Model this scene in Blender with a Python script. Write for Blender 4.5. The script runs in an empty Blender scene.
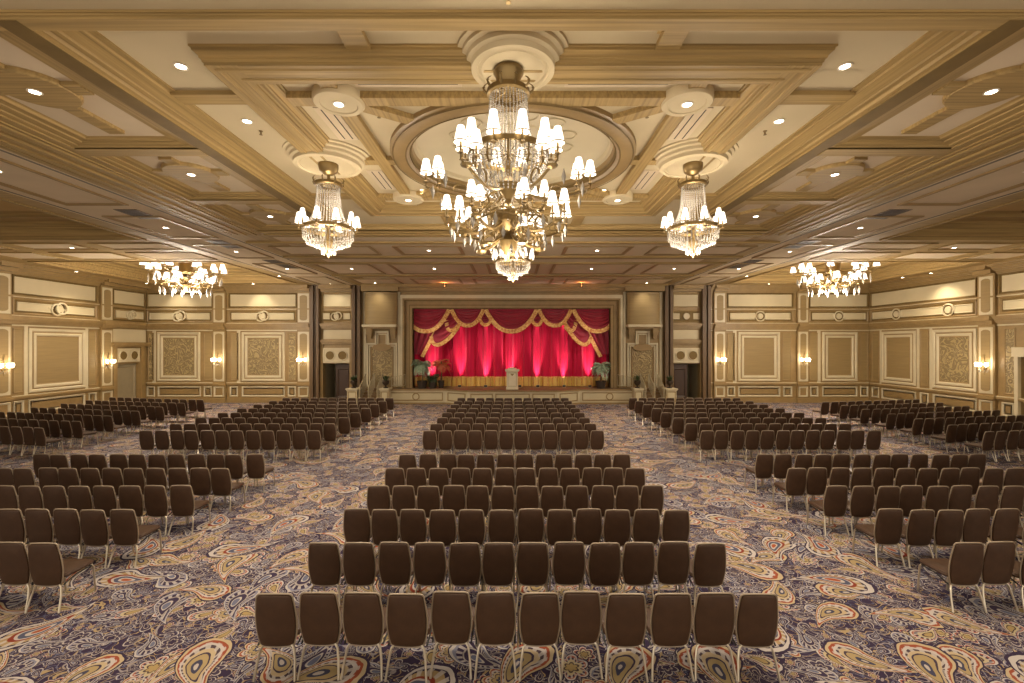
import bpy, bmesh, math, random
from math import pi, sin, cos, sqrt, radians as R
from mathutils import Vector, Matrix
random.seed(7)
S = bpy.context.scene
COL = S.collection
H = 3.5            # eye height
F = 460.0          # focal length in pixels of the 1024 frame
YB = 28.0          # back wall
XL, XR = -22.3, 21.7

# ------------------------------------------------------------------ camera
cam_d = bpy.data.cameras.new('camera'); cam = bpy.data.objects.new('camera', cam_d); COL.objects.link(cam)
cam.location = (0, 0, H); cam.rotation_euler = (pi/2, 0, 0)
cam_d.sensor_width = 36; cam_d.lens = 36*F/1024
cam_d.shift_x = -1/1024; cam_d.shift_y = 3.5/1024
cam_d.clip_start = .05; cam_d.clip_end = 200
S.camera = cam
# ------------------------------------------------------------------ world, exposure
w = bpy.data.worlds.new('world'); S.world = w; w.use_nodes = True
w.node_tree.nodes['Background'].inputs[0].default_value = (1.0, .88, .74, 1)
w.node_tree.nodes['Background'].inputs[1].default_value = 1.65
S.view_settings.view_transform = 'Standard'; S.view_settings.look = 'None'
S.view_settings.gamma = 1; S.view_settings.use_curve_mapping = False
S.view_settings.exposure = 0.2
try:
    S.cycles.max_bounces = 6; S.cycles.diffuse_bounces = 4; S.cycles.glossy_bounces = 2
    S.cycles.transmission_bounces = 4; S.cycles.sample_clamp_indirect = 6
    S.cycles.caustics_reflective = False; S.cycles.caustics_refractive = False
except Exception: pass
WARM = (1.0, .86, .70)
def lamp(name, kind, loc, power, color=WARM, size=.2, rot=None, spot=None, blend=.6):
    l = bpy.data.lights.new(name, kind); l.energy = power; l.color = color
    if kind == 'AREA': l.shape = 'DISK'; l.size = size
    else: l.shadow_soft_size = size
    if kind == 'SPOT': l.spot_size = spot or R(120); l.spot_blend = blend
    o = bpy.data.objects.new(name, l); COL.objects.link(o); o.location = loc
    if rot: o.rotation_euler = rot
    return o

# ------------------------------------------------------------------ materials
def hexc(h):
    v = [int(h[i:i+2], 16)/255 for i in (0, 2, 4)]
    return tuple((c/12.92 if c <= .04045 else ((c+.055)/1.055)**2.4) for c in v) + (1,)
def newmat(name):
    m = bpy.data.materials.new(name); m.use_nodes = True
    nt = m.node_tree; return m, nt, nt.nodes['Principled BSDF']
def mat(name, color, rough=.5, metal=0, emit=0, ecol=None, var=.0, scale=(4, 4, 4), bump=0, bscale=40, coat=0, trans=0, sheen=0, detail=3, spec=None):
    m, nt, b = newmat(name)
    c = color if isinstance(color, tuple) else hexc(color)
    if len(c) == 3: c = c + (1,)
    b.inputs['Base Color'].default_value = c
    b.inputs['Roughness'].default_value = rough; b.inputs['Metallic'].default_value = metal
    if spec is not None: b.inputs['Specular IOR Level'].default_value = spec
    if coat: b.inputs['Coat Weight'].default_value = coat
    if trans: b.inputs['Transmission Weight'].default_value = trans
    if sheen: b.inputs['Sheen Weight'].default_value = sheen
    if emit:
        b.inputs['Emission Color'].default_value = (ecol or c[:3]) + (1,) if len(ecol or c[:3]) == 3 else ecol
        b.inputs['Emission Strength'].default_value = emit
    tc = nt.nodes.new('ShaderNodeTexCoord')
    if var:
        mp = nt.nodes.new('ShaderNodeMapping'); mp.inputs['Scale'].default_value = scale
        nt.links.new(tc.outputs['Object'], mp.inputs[0])
        n = nt.nodes.new('ShaderNodeTexNoise'); n.inputs['Scale'].default_value = 1; n.inputs['Detail'].default_value = detail
        nt.links.new(mp.outputs[0], n.inputs['Vector'])
        r = nt.nodes.new('ShaderNodeValToRGB')
        r.color_ramp.elements[0].position = .3; r.color_ramp.elements[1].position = .7
        r.color_ramp.elements[0].color = tuple(x*(1-var) for x in c[:3]) + (1,)
        r.color_ramp.elements[1].color = tuple(min(1, x*(1+var)) for x in c[:3]) + (1,)
        nt.links.new(n.outputs['Fac'], r.inputs[0]); nt.links.new(r.outputs[0], b.inputs['Base Color'])
    if bump:
        n2 = nt.nodes.new('ShaderNodeTexNoise'); n2.inputs['Scale'].default_value = bscale
        nt.links.new(tc.outputs['Object'], n2.inputs['Vector'])
        bp = nt.nodes.new('ShaderNodeBump'); bp.inputs['Strength'].default_value = bump; bp.inputs['Distance'].default_value = .01
        nt.links.new(n2.outputs['Fac'], bp.inputs['Height']); nt.links.new(bp.outputs[0], b.inputs['Normal'])
    return m
M = {}
M['gold'] = mat('gilded_wall_paint', '8b7247', .5, var=.10, scale=(3, 3, 3))
M['goldx'] = mat('grained_gold_beam_along_width', '9a8152', .62, spec=.25, var=.24, scale=(.5, 26, 14))
M['goldy'] = mat('grained_gold_beam_along_length', '9a8152', .62, spec=.25, var=.24, scale=(26, .5, 14))
M['golddk'] = mat('dark_gold_paint', '6b5731', .6, spec=.2, var=.12, scale=(3, 3, 3))
M['cream'] = mat('cream_moulding', 'beb191', .5, var=.05, scale=(2, 2, 2))
M['creamp'] = mat('cream_plaster_panel', 'bcae8c', .6, var=.06, scale=(1, 1, 1))
M['ceil'] = mat('ceiling_plaster', 'c0b08e', .8, spec=.15, var=.05, scale=(.8, .8, .8))
M['ceilp'] = mat('rosy_ceiling_panel', 'c9b89c', 1.0, spec=.0, var=.05, scale=(1, 1, 1))
M['ceilr'] = mat('golden_recess_plaster', 'b89c68', .7, spec=.2, var=.1, scale=(.5, .5, 3))
M['brown'] = mat('partition_track_wood', '5a4429', .55, var=.15, scale=(20, 20, .6))
M['slot'] = mat('dark_slot', '1c1510', .8)
M['track'] = mat('partition_track_metal', '6c6454', .8, 0)
M['chrome'] = mat('brushed_chair_steel', 'c2b7a3', .3, .85)
M['chairf'] = mat('brown_chair_vinyl', '3e2a1b', .5, var=.14, scale=(8, 8, 8), bump=.12, bscale=30, spec=.3)
M['chairpipe'] = mat('chair_piping', '8f7f6a', .45, .2)
M['rubber'] = mat('black_plastic', '15120f', .5)
M['brass'] = mat('antique_brass', '806b44', .38, .75)
M['crystal'] = mat('cut_crystal', 'b9b3a8', .14, .2, trans=.1)
M['shade'] = mat('lit_lamp_shade', (1, .93, .8), .7, emit=1.5, ecol=(1, .93, .82))
M['bulb'] = mat('lit_bulb', (1, .95, .85), .5, emit=16, ecol=(1, .85, .62))
M['down'] = mat('lit_downlight', (1, 1, 1), .5, emit=22, ecol=(1, .90, .74))
M['white'] = mat('white_enamel', 'd8cdb8', .4)
M['velvet'] = mat('crimson_stage_curtain', 'b80c38', .7, var=.08, scale=(5, 5, .3), sheen=.1, spec=.2)
M['velvetd'] = mat('shaded_crimson_swag', '920c2a', .6, var=.1, scale=(5, 5, 3), sheen=.4)  # darker than the curtain: shade on the swags is put into the colour
M['stagef'] = mat('stage_boards', '6d5434', .5, var=.2, scale=(12, 1, 1))
M['darkdoor'] = mat('dark_brown_door', '3b281a', .45, var=.1, scale=(10, 10, 1))
M['greydoor'] = mat('taupe_door', '8d8064', .5, var=.05)
M['leaf'] = mat('palm_leaf', '8c9a7e', .5, var=.3, scale=(9, 9, 9))
M['leafd'] = mat('dark_urn_leaf', '33401f', .5, var=.3, scale=(12, 12, 12))
M['leafr'] = mat('rust_palm_leaf', 'a8522c', .5, var=.3, scale=(9, 9, 9))
M['bark'] = mat('palm_trunk', '5c4427', .8, var=.3, scale=(20, 20, 20))
M['urn'] = mat('bronze_urn', '3c2f24', .4, .4)
M['pot'] = mat('dark_basket_pot', '32261b', .7, var=.2, scale=(30, 30, 30))
M['iron'] = mat('railing_metal', 'a5987a', .4, .4)
M['podium'] = mat('ivory_podium', 'd7c9aa', .45, var=.04)

def pattern_mat(name, base, light, scale=7.0, amt=.5):
    """damask wall fabric: swirling raised scrolls"""
    m, nt, b = newmat(name); L = nt.links
    tc = nt.nodes.new('ShaderNodeTexCoord')
    n = nt.nodes.new('ShaderNodeTexNoise'); n.inputs['Scale'].default_value = scale*.55; n.inputs['Detail'].default_value = 1
    n.inputs['Distortion'].default_value = 1.6
    L.new(tc.outputs['Object'], n.inputs['Vector'])
    mu = nt.nodes.new('ShaderNodeMath'); mu.operation = 'MULTIPLY'; mu.inputs[1].default_value = 34
    L.new(n.outputs['Fac'], mu.inputs[0])
    si = nt.nodes.new('ShaderNodeMath'); si.operation = 'SINE'; L.new(mu.outputs[0], si.inputs[0])
    r = nt.nodes.new('ShaderNodeValToRGB'); L.new(si.outputs[0], r.inputs[0])
    r.color_ramp.elements[0].position = .35; r.color_ramp.elements[1].position = .6
    r.color_ramp.elements[0].color = hexc(base); r.color_ramp.elements[1].color = hexc(light)
    L.new(r.outputs[0], b.inputs['Base Color']); b.inputs['Roughness'].default_value = .55
    bp = nt.nodes.new('ShaderNodeBump'); bp.inputs['Strength'].default_value = amt; bp.inputs['Distance'].default_value = .02
    L.new(si.outputs[0], bp.inputs['Height']); L.new(bp.outputs[0], b.inputs['Normal'])
    return m
M['damask'] = pattern_mat('scrolled_damask_fabric', '7d6b47', 'a18d60', 3.6)
M['fabric'] = mat('plain_gold_wall_fabric', '8a744a', .6, var=.08, scale=(1, 1, 18), bump=.2, bscale=60)

def fringe_mat():
    m, nt, b = newmat('gold_fringe_braid'); L = nt.links
    tc = nt.nodes.new('ShaderNodeTexCoord'); wv = nt.nodes.new('ShaderNodeTexNoise'); wv.inputs['Scale'].default_value = 9
    L.new(tc.outputs['Object'], wv.inputs['Vector'])
    r = nt.nodes.new('ShaderNodeValToRGB'); L.new(wv.outputs['Fac'], r.inputs[0])
    r.color_ramp.elements[0].color = hexc('c27a3a'); r.color_ramp.elements[1].color = hexc('e0b56a')
    r.color_ramp.elements[0].position = .35; r.color_ramp.elements[1].position = .6
    L.new(r.outputs[0], b.inputs['Base Color']); b.inputs['Roughness'].default_value = .5
    return m
M['fringe'] = fringe_mat()
def border_mat():
    """gold brocade band at the foot of the curtain, with regular green and red motifs"""
    m, nt, b = newmat('gold_brocade_border'); L = nt.links
    tc = nt.nodes.new('ShaderNodeTexCoord'); sp = nt.nodes.new('ShaderNodeSeparateXYZ'); L.new(tc.outputs['Object'], sp.inputs[0])
    a = nt.nodes.new('ShaderNodeMath'); a.operation = 'MULTIPLY'; a.inputs[1].default_value = 2*pi/.30; L.new(sp.outputs[0], a.inputs[0])
    s1 = nt.nodes.new('ShaderNodeMath'); s1.operation = 'SINE'; L.new(a.outputs[0], s1.inputs[0])
    r = nt.nodes.new('ShaderNodeValToRGB'); L.new(s1.outputs[0], r.inputs[0])
    r.color_ramp.interpolation = 'CONSTANT'
    e = r.color_ramp.elements; e[0].position = 0; e[0].color = hexc('c29a48'); e[1].position = .62; e[1].color = hexc('8f8a3c')
    x = e.new(.86); x.color = hexc('a2361f')
    n = nt.nodes.new('ShaderNodeTexNoise'); n.inputs['Scale'].default_value = 14; L.new(tc.outputs['Object'], n.inputs['Vector'])
    mx = nt.nodes.new('ShaderNodeMix'); mx.data_type = 'RGBA'; L.new(n.outputs['Fac'], mx.inputs[0])
    L.new(r.outputs[0], mx.inputs[6]); mx.inputs[7].default_value = hexc('d2b060'); L.new(mx.outputs[2], b.inputs['Base Color'])
    return m
M['border'] = border_mat()

# ---- carpet: layered paisleys drawn in floor space
def carpet_mat():
    m, nt, b = newmat('paisley_carpet'); L = nt.links
    def node(t, **k):
        n = nt.nodes.new(t)
        for a, v in k.items(): setattr(n, a, v)
        return n
    def inp(sock, v):
        if isinstance(v, bpy.types.NodeSocket): L.new(v, sock)
        else: sock.default_value = v
    def ma(op, a, b_=0, c=None):
        n = node('ShaderNodeMath', operation=op); inp(n.inputs[0], a); inp(n.inputs[1], b_)
        if c is not None: inp(n.inputs[2], c)
        return n.outputs[0]
    def mix(f, a, b_):
        n = node('ShaderNodeMix', data_type='RGBA'); inp(n.inputs[0], f); inp(n.inputs[6], a); inp(n.inputs[7], b_); return n.outputs[2]
    def ramp(f, stops):
        n = node('ShaderNodeValToRGB'); cr = n.color_ramp; cr.interpolation = 'CONSTANT'; inp(n.inputs[0], f)
        cr.elements[0].position = stops[0][0]; cr.elements[0].color = hexc(stops[0][1])
        cr.elements[1].position = stops[1][0]; cr.elements[1].color = hexc(stops[1][1])
        for p_, c_ in stops[2:]:
            e = cr.elements.new(p_); e.color = hexc(c_)
        return n.outputs[0]
    tc = node('ShaderNodeTexCoord'); P = tc.outputs['Object']
    def layer(size, off, kind, rand=.7):
        mp = node('ShaderNodeMapping'); mp.inputs['Scale'].default_value = (1/size,)*3; mp.inputs['Location'].default_value = (off, off*1.7, 0)
        L.new(P, mp.inputs[0])
        v = node('ShaderNodeTexVoronoi', voronoi_dimensions='2D', feature='F1'); v.inputs['Scale'].default_value = 1; v.inputs['Randomness'].default_value = rand
        L.new(mp.outputs[0], v.inputs['Vector'])
        d = node('ShaderNodeVectorMath', operation='SUBTRACT'); L.new(mp.outputs[0], d.inputs[0]); L.new(v.outputs['Position'], d.inputs[1])
        sc = node('ShaderNodeSeparateColor'); L.new(v.outputs['Color'], sc.inputs[0])
        rot = node('ShaderNodeVectorRotate', rotation_type='Z_AXIS'); L.new(d.outputs[0], rot.inputs['Vector'])
        L.new(ma('MULTIPLY', sc.outputs[0], 6.283), rot.inputs['Angle'])
        s = node('ShaderNodeSeparateXYZ'); L.new(rot.outputs[0], s.inputs[0]); x, y = s.outputs[0], s.outputs[1]
        th = ma('ARCTAN2', y, x)
        if kind == 'paisley':
            yt = ma('MAXIMUM', ma('ADD', y, .12), 0)      # the tail curls over
            x2 = ma('ADD', x, ma('MULTIPLY', ma('MULTIPLY', yt, yt), 1.25)); x2 = ma('ADD', x2, -.09)
            wd = ma('MAXIMUM', ma('ADD', ma('MULTIPLY', y, -.34), .20), .045)
            q = ma('DIVIDE', x2, wd); r_ = ma('DIVIDE', ma('ADD', y, .0), .47)
            dd = ma('SQRT', ma('ADD', ma('MULTIPLY', q, q), ma('MULTIPLY', r_, r_)))
        else:
            rr = ma('SQRT', ma('ADD', ma('MULTIPLY', x, x), ma('MULTIPLY', y, y)))
            pet = ma('ADD', ma('MULTIPLY', ma('ABSOLUTE', ma('SINE', ma('MULTIPLY', th, 3.0))), .38), .62)
            dd = ma('DIVIDE', ma('DIVIDE', rr, pet), .36)
        n = node('ShaderNodeTexNoise'); n.inputs['Scale'].default_value = 9/size*.5; L.new(P, n.inputs['Vector'])
        dd = ma('ADD', dd, ma('MULTIPLY', ma('SUBTRACT', n.outputs['Fac'], .5), .25))
        return dd, sc, th
    A = [(0, 'b05a34'), (.16, 'c8beb0'), (.24, '5d5f72'), (.38, 'c8beb0'), (.45, '92402e'), (.54, 'b59b6e'), (.72, '3f3347'), (.80, 'cfc6ba'), (.92, '3f3347')]
    B = [(0, 'c8beb0'), (.10, '4c4c60'), (.22, 'b59f70'), (.40, '4c3f50'), (.46, 'cbb68e'), (.58, '5a4a50'), (.66, 'cfc6ba'), (.74, 'a4553a'), (.84, 'cbb68e'), (.93, '3f3347')]
    C_ = [(0, '74788a'), (.2, 'c9c0b2'), (.28, '463a50'), (.48, 'b7ad9f'), (.55, '44384e'), (.78, '8d8c9a'), (.86, 'c9c1b4'), (.95, '3f3347')]
    D = [(0, 'b39a66'), (.3, '5d4c46'), (.40, 'c9b88e'), (.58, '463a50'), (.72, 'b2654a'), (.82, 'cfc6ba'), (.92, '3f3347')]
    E = [(0, '3f3347'), (.35, 'b3a796'), (.46, '4c4052'), (.80, 'c3baae'), (.93, '3f3347')]
    base = hexc('403449')
    n = node('ShaderNodeTexNoise'); n.inputs['Scale'].default_value = 2.0; n.inputs['Detail'].default_value = .6; n.inputs['Distortion'].default_value = 1.5
    L.new(P, n.inputs['Vector'])
    fr = ma('FRACT', ma('MULTIPLY', n.outputs['Fac'], 8)); line = ma('LESS_THAN', fr, .13)
    col = mix(line, base, hexc('a39a96'))
    n = node('ShaderNodeTexNoise'); n.inputs['Scale'].default_value = 4.2; n.inputs['Detail'].default_value = .5; n.inputs['Distortion'].default_value = 1.8
    L.new(P, n.inputs['Vector'])
    col = mix(ma('LESS_THAN', ma('ABSOLUTE', ma('SUBTRACT', n.outputs['Fac'], .5)), .02), col, hexc('b79f72'))
    col = mix(ma('LESS_THAN', ma('ABSOLUTE', ma('SUBTRACT', n.outputs['Fac'], .62)), .016), col, hexc('66687f'))
    for size, off, kind, pals, rand, lim in ((.17, 4.1, 'flower', (E, D), .9, .45), (.20, 7.7, 'paisley', (E, C_), .9, .3), (.26, 1.37, 'paisley', (E, C_), .8, .15), (.40, .37, 'flower', (E, D), .8, .55), (.50, 3.1, 'paisley', (C_, D), .6, .1), (.62, 9.4, 'flower', (D, B), .8, .62), (.86, 6.7, 'paisley', (B, C_), .7, .15), (1.12, 5.3, 'paisley', (A, B), .6, .15)):
        dd, sc, th = layer(size, off, kind, rand)
        c1 = ramp(dd, pals[0]); c2 = ramp(dd, pals[1])
        c = mix(ma('GREATER_THAN', sc.outputs[1], .5), c1, c2)
        if size > .45:
            dots = ma('MULTIPLY', ma('GREATER_THAN', ma('SINE', ma('MULTIPLY', th, 20)), .1), ma('MULTIPLY', ma('GREATER_THAN', dd, .56), ma('LESS_THAN', dd, .78)))
            c = mix(ma('MULTIPLY', dots, .8), c, hexc('cfc6ba'))
        keep = ma('MULTIPLY', ma('LESS_THAN', dd, 1.0), ma('GREATER_THAN', sc.outputs[2], lim))
        col = mix(keep, col, c)
    mu = node('ShaderNodeMix', data_type='RGBA', blend_type='MULTIPLY'); mu.inputs[0].default_value = 1; L.new(col, mu.inputs[6]); mu.inputs[7].default_value = (.60, .59, .63, 1)
    L.new(mu.outputs[2], b.inputs['Base Color']); b.inputs['Roughness'].default_value = .95
    n = node('ShaderNodeTexNoise'); n.inputs['Scale'].default_value = 260; L.new(P, n.inputs['Vector'])
    bp = node('ShaderNodeBump'); bp.inputs['Strength'].default_value = .3; bp.inputs['Distance'].default_value = .005
    L.new(n.outputs['Fac'], bp.inputs['Height']); L.new(bp.outputs[0], b.inputs['Normal'])
    b.inputs['Specular IOR Level'].default_value = .1
    return m
M['carpet'] = carpet_mat()

# ------------------------------------------------------------------ mesh helpers
class MB:
    def __init__(s): s.v = []; s.f = []; s.m = []; s.cur = 0; s.T = None
    def add(s, vs, fs, mi=None):
        o = len(s.v)
        if s.T: vs = [s.T(*p) for p in vs]
        s.v += [tuple(p) for p in vs]; s.f += [tuple(i+o for i in f) for f in fs]
        s.m += [s.cur if mi is None else mi]*len(fs)
        return s
    def box(s, x0, x1, y0, y1, z0, z1, mi=None):
        return s.add([(x0,y0,z0),(x1,y0,z0),(x1,y1,z0),(x0,y1,z0),(x0,y0,z1),(x1,y0,z1),(x1,y1,z1),(x0,y1,z1)],
              [(0,3,2,1),(4,5,6,7),(0,1,5,4),(1,2,6,5),(2,3,7,6),(3,0,4,7)], mi)
    def grid(s, fn, nu, nv, mi=None, closeu=False):
        vs = [fn(i/nu, j/nv) for j in range(nv+1) for i in range(nu + (0 if closeu else 1))]
        W = nu if closeu else nu+1
        fs = [(j*W+i, j*W+(i+1) % W, (j+1)*W+(i+1) % W, (j+1)*W+i) for j in range(nv) for i in range(nu)]
        return s.add(vs, fs, mi)
    def lathe(s, prof, c=(0, 0, 0), n=24, mi=None, a0=0, a1=2*pi):
        full = abs(a1-a0) > 6.28
        vs = []; K = n if full else n+1
        for r, z in prof:
            for i in range(K):
                a = a0+(a1-a0)*i/n; vs.append((c[0]+r*cos(a), c[1]+r*sin(a), c[2]+z))
        fs = [(j*K+i, j*K+(i+1) % K, (j+1)*K+(i+1) % K, (j+1)*K+i) for j in range(len(prof)-1) for i in range(n)]
        return s.add(vs, fs, mi)
    def tube(s, pts, r, n=8, mi=None, closed=False, cap=True):
        P = [Vector(p) for p in pts]; N = len(P); vs = []
        up = Vector((0, 0, 1)); prev = None
        for i, p in enumerate(P):
            a = P[(i+1) % N] if (closed or i < N-1) else P[i]; b = P[i-1] if (closed or i > 0) else P[i]
            t = (a-b).normalized()
            if prev is None:
                u = t.cross(up)
                if u.length < .05: u = t.cross(Vector((1, 0, 0)))
            else: u = prev - t*prev.dot(t)
            u.normalize(); prev = u; w_ = t.cross(u)
            rr = r[i] if isinstance(r, (list, tuple)) else r
            for k in range(n):
                an = 2*pi*k/n; q = p + u*(rr*cos(an)) + w_*(rr*sin(an)); vs.append(tuple(q))
        fs = []
        for i in range(N if closed else N-1):
            j = (i+1) % N
            for k in range(n): fs.append((i*n+k, i*n+(k+1) % n, j*n+(k+1) % n, j*n+k))
        if cap and not closed:
            fs.append(tuple(range(n-1, -1, -1))); fs.append(tuple((N-1)*n+k for k in range(n)))
        return s.add(vs, fs, mi)
    def octa(s, c, r, h=None, mi=None):
        x, y, z = c; h = h or r
        return s.add([(x+r,y,z),(x,y+r,z),(x-r,y,z),(x,y-r,z),(x,y,z+h),(x,y,z-h)],
                     [(0,1,4),(1,2,4),(2,3,4),(3,0,4),(1,0,5),(2,1,5),(3,2,5),(0,3,5)], mi)
    def rectloops(s, x0, x1, y0, y1, prof, mi=None, fill=None, kx=1, ky=1):
        """successive rectangles inset by d at height z (plane XY, mitred)"""
        vs = []
        for d, z in prof: vs += [(x0+d*kx, y0+d*ky, z), (x1-d*kx, y0+d*ky, z), (x1-d*kx, y1-d*ky, z), (x0+d*kx, y1-d*ky, z)]
        fs = [(j*4+i, j*4+(i+1) % 4, (j+1)*4+(i+1) % 4, (j+1)*4+i) for j in range(len(prof)-1) for i in range(4)]
        if mi == 'grain': s.add(vs, fs[0::2], 0); s.add(vs, fs[1::2], 1)
        else: s.add(vs, fs, mi)
        if fill is not None:
            k = len(prof)-1; s.add(vs[k*4:k*4+4], [(0, 1, 2, 3)], fill)
        return s
    def build(s, name, mats, parent=None, smooth=False, bevel=0):
        me = bpy.data.meshes.new(name); me.from_pydata(s.v, [], s.f); me.update()
        if not isinstance(mats, (list, tuple)): mats = [mats]
        for m_ in mats: me.materials.append(M[m_] if isinstance(m_, str) else m_)
        if len(mats) > 1: me.polygons.foreach_set('material_index', s.m)
        bm = bmesh.new(); bm.from_mesh(me); bmesh.ops.recalc_face_normals(bm, faces=bm.faces); bm.to_mesh(me); bm.free()
        if smooth:
            me.polygons.foreach_set('use_smooth', [True]*len(me.polygons))
            try: me.set_sharp_from_angle(angle=R(40))
            except Exception: pass
        o = bpy.data.objects.new(name, me); COL.objects.link(o)
        if parent: o.parent = parent
        if bevel:
            b_ = o.modifiers.new('bevel', 'BEVEL'); b_.width = bevel; b_.segments = 2; b_.limit_method = 'ANGLE'
        return o
def empty(name, loc=(0, 0, 0), rz=0):
    o = bpy.data.objects.new(name, None); COL.objects.link(o); o.location = loc; o.rotation_euler = (0, 0, rz); o.empty_display_size = .1; return o
def tag(o, label, cat, group=None, kind=None):
    if label: o['label'] = label
    if cat: o['category'] = cat
    if group: o['group'] = group
    if kind: o['kind'] = kind
    return o
def struct(o, label, cat='room'): return tag(o, label, cat, kind='structure')
def copy_tree(o, parent=None):
    c = o.copy(); COL.objects.link(c)
    if parent: c.parent = parent
    for ch in o.children: copy_tree(ch, c)
    return c
def PX(x, d): return (x-513)*d/F
def PZ(y, d): return H-(y-345)*d/F
ORD = 'nearest second third fourth fifth sixth seventh eighth ninth tenth eleventh twelfth'.split()
def ordn(i): return ('first ' + ' '.join(ORD[1:])).split()[i]

# ------------------------------------------------------------------ floor
fl = MB(); fl.box(XL-1, XR+1, -5, YB+3, -.2, 0)
struct(fl.build('floor', 'carpet'), 'paisley patterned dark purple, gold and cream carpet', 'floor')

# ------------------------------------------------------------------ ceiling
ZS, ZF, ZSF = 7.10, 7.30, 7.25
ceiling = empty('ceiling', (0, 0, 0)); struct(ceiling, 'coffered gold and cream ballroom ceiling', 'ceiling')
CROWN = [(0, ZS), (0, ZS+.03), (.025, ZS+.035), (.035, ZS+.07), (.07, ZS+.075), (.075, ZS+.10), (.12, ZS+.13), (.16, ZS+.14), (.165, ZS+.17), (.2, ZS+.175), (.2, ZF)]
def crown(sign=1, zt=ZF, wide=1.0):
    k = (zt-ZS)/(ZF-ZS); return [(sign*d*wide, ZS+(z-ZS)*k) for d, z in CROWN]
def wave_mat(name, axis): return M['goldx' if axis == 'x' else 'goldy']
Y0 = -4.8
# flat plaster fields (central field has a round hole for the dome)
DC, DR = (0, 9.35), 2.4
ff = MB()
def ring_to_rect(mb, c, r, x0, x1, y0, y1, z, n=64):
    vs = []
    for i in range(n):
        a = 2*pi*(i+.5)/n; ca, sa = cos(a), sin(a)
        t = min((x1-c[0])/ca if ca > 1e-9 else 1e9, (x0-c[0])/ca if ca < -1e-9 else 1e9, (y1-c[1])/sa if sa > 1e-9 else 1e9, (y0-c[1])/sa if sa < -1e-9 else 1e9)
        vs.append((c[0]+r*ca, c[1]+r*sa, z)); vs.append((c[0]+t*ca, c[1]+t*sa, z))
    fs = [(2*i, 2*((i+1) % n), 2*((i+1) % n)+1, 2*i+1) for i in range(n)]
    mb.add(vs, fs)
ring_to_rect(ff, DC, 2.05, -3.55, 3.55, 6.35, 12.4, ZF)
def flat(mb, x0, x1, y0, y1, z): mb.add([(x0, y0, z), (x1, y0, z), (x1, y1, z), (x0, y1, z)], [(0, 1, 2, 3)])
flat(ff, -8.1, 8.1, Y0, 5.085, ZS+.085); flat(ff, -5.7, 5.7, 5.1, 6.36, ZF); flat(ff, -5.7, 5.7, 12.39, 14.7, ZF); flat(ff, -5.7, -3.54, 6.35, 12.4, ZF); flat(ff, 3.54, 5.7, 6.35, 12.4, ZF)
# corner slivers of the ring field
ff.build('flat_field', 'ceil', ceiling)
# roof slab above everything (one solid lid)
lid = MB(); lid.box(XL-1, XR+1, Y0, YB+3, 8.4, 8.6); lid.build('slab', 'ceil', ceiling)
# central bays: crown around each bay, beams between
cm = MB()
bays = [(5.265, 14.5)]
for (a, b_) in bays: cm.rectloops(-5.50, 5.50, a, b_, CROWN, 'grain', kx=2.35, ky=.3)
cm.build('crown_moulding', ['goldx', 'goldy'], ceiling)
# transverse front beam: stepped face
bx = MB(); bx.box(-8.2, 8.2, 5.08, 5.27, ZS, ZF+.3)
for i, (dy, dz) in enumerate(((.012, .03), (.03, .055))): bx.box(-8.2+i*.01, 8.2-i*.01, 5.08-dy, 5.09, ZS+dz, ZF+.1)
bx.build('beam', 'goldx', ceiling)
for s in (-1, 1):
    # long big beam, side coffer crowns, second beam
    b1 = MB(); b1.box(*sorted((s*5.506, s*5.774)), 5.1, 14.8, ZS-.004, ZF+.3)
    b1.build('beam', 'golddk', ceiling)
    b2 = MB(); b2.box(*sorted((s*8.05, s*9.36)), Y0, YB, ZS, ZF+.3)
    for (u, w_, dz) in ((8.22, .05, .02), (8.34, .12, .035), (8.52, .05, .02), (8.66, .10, .045), (8.82, .04, .02), (8.95, .14, .03), (9.16, .05, .02)):
        b2.box(*sorted((s*u, s*(u+w_))), Y0, 15.0, ZS-dz, ZS+.01)
    b2.build('beam', 'goldy', ceiling)
    cells = [(5.27, 8.45), (8.75, 11.45), (11.75, 14.5)]
    sm = MB(); sf = MB(); rib = MB()
    xa, xb = sorted((s*5.78, s*8.07))
    for a, b_ in cells:
        sm.rectloops(xa, xb, a, b_, [(0, ZS), (0, ZS+.02), (.12, ZS+.035), (.13, ZS+.055), (.26, ZS+.07), (.27, ZS+.09), (.38, ZS+.10), (.40, ZSF-.02), (.44, ZSF)], 'grain', ky=.45)
        flat(sf, xa+.3, xb-.3, a+.15, b_-.15, ZSF)
        cx, cy = (xa+xb)/2, (a+b_)/2-(.2 if a < 11 else 0)
        rib.box(cx-.13, cx+.13, a+.4, b_-.4, ZSF-.06, ZSF+.02); rib.box(xa+.4, xb-.4, cy-.13, cy+.13, ZSF-.065, ZSF+.02)
        rib.lathe([(.52, ZSF), (.52, ZSF-.05), (.50, ZSF-.08), (.0, ZSF-.08)], (cx, cy, 0), 40)
    sm.build('coffer_moulding', ['goldx', 'goldy'], ceiling); sf.build('coffer_panel', 'ceilp', ceiling); rib.build('coffer_rib', 'goldx', ceiling)
    tb = MB()
    for (a, b_) in zip([c[1] for c in cells[:-1]], [c[0] for c in cells[1:]]):
        tb.box(xa, xb, a, b_, ZS-.01, ZF+.2)
    tb.build('beam', 'goldx', ceiling)
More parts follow.
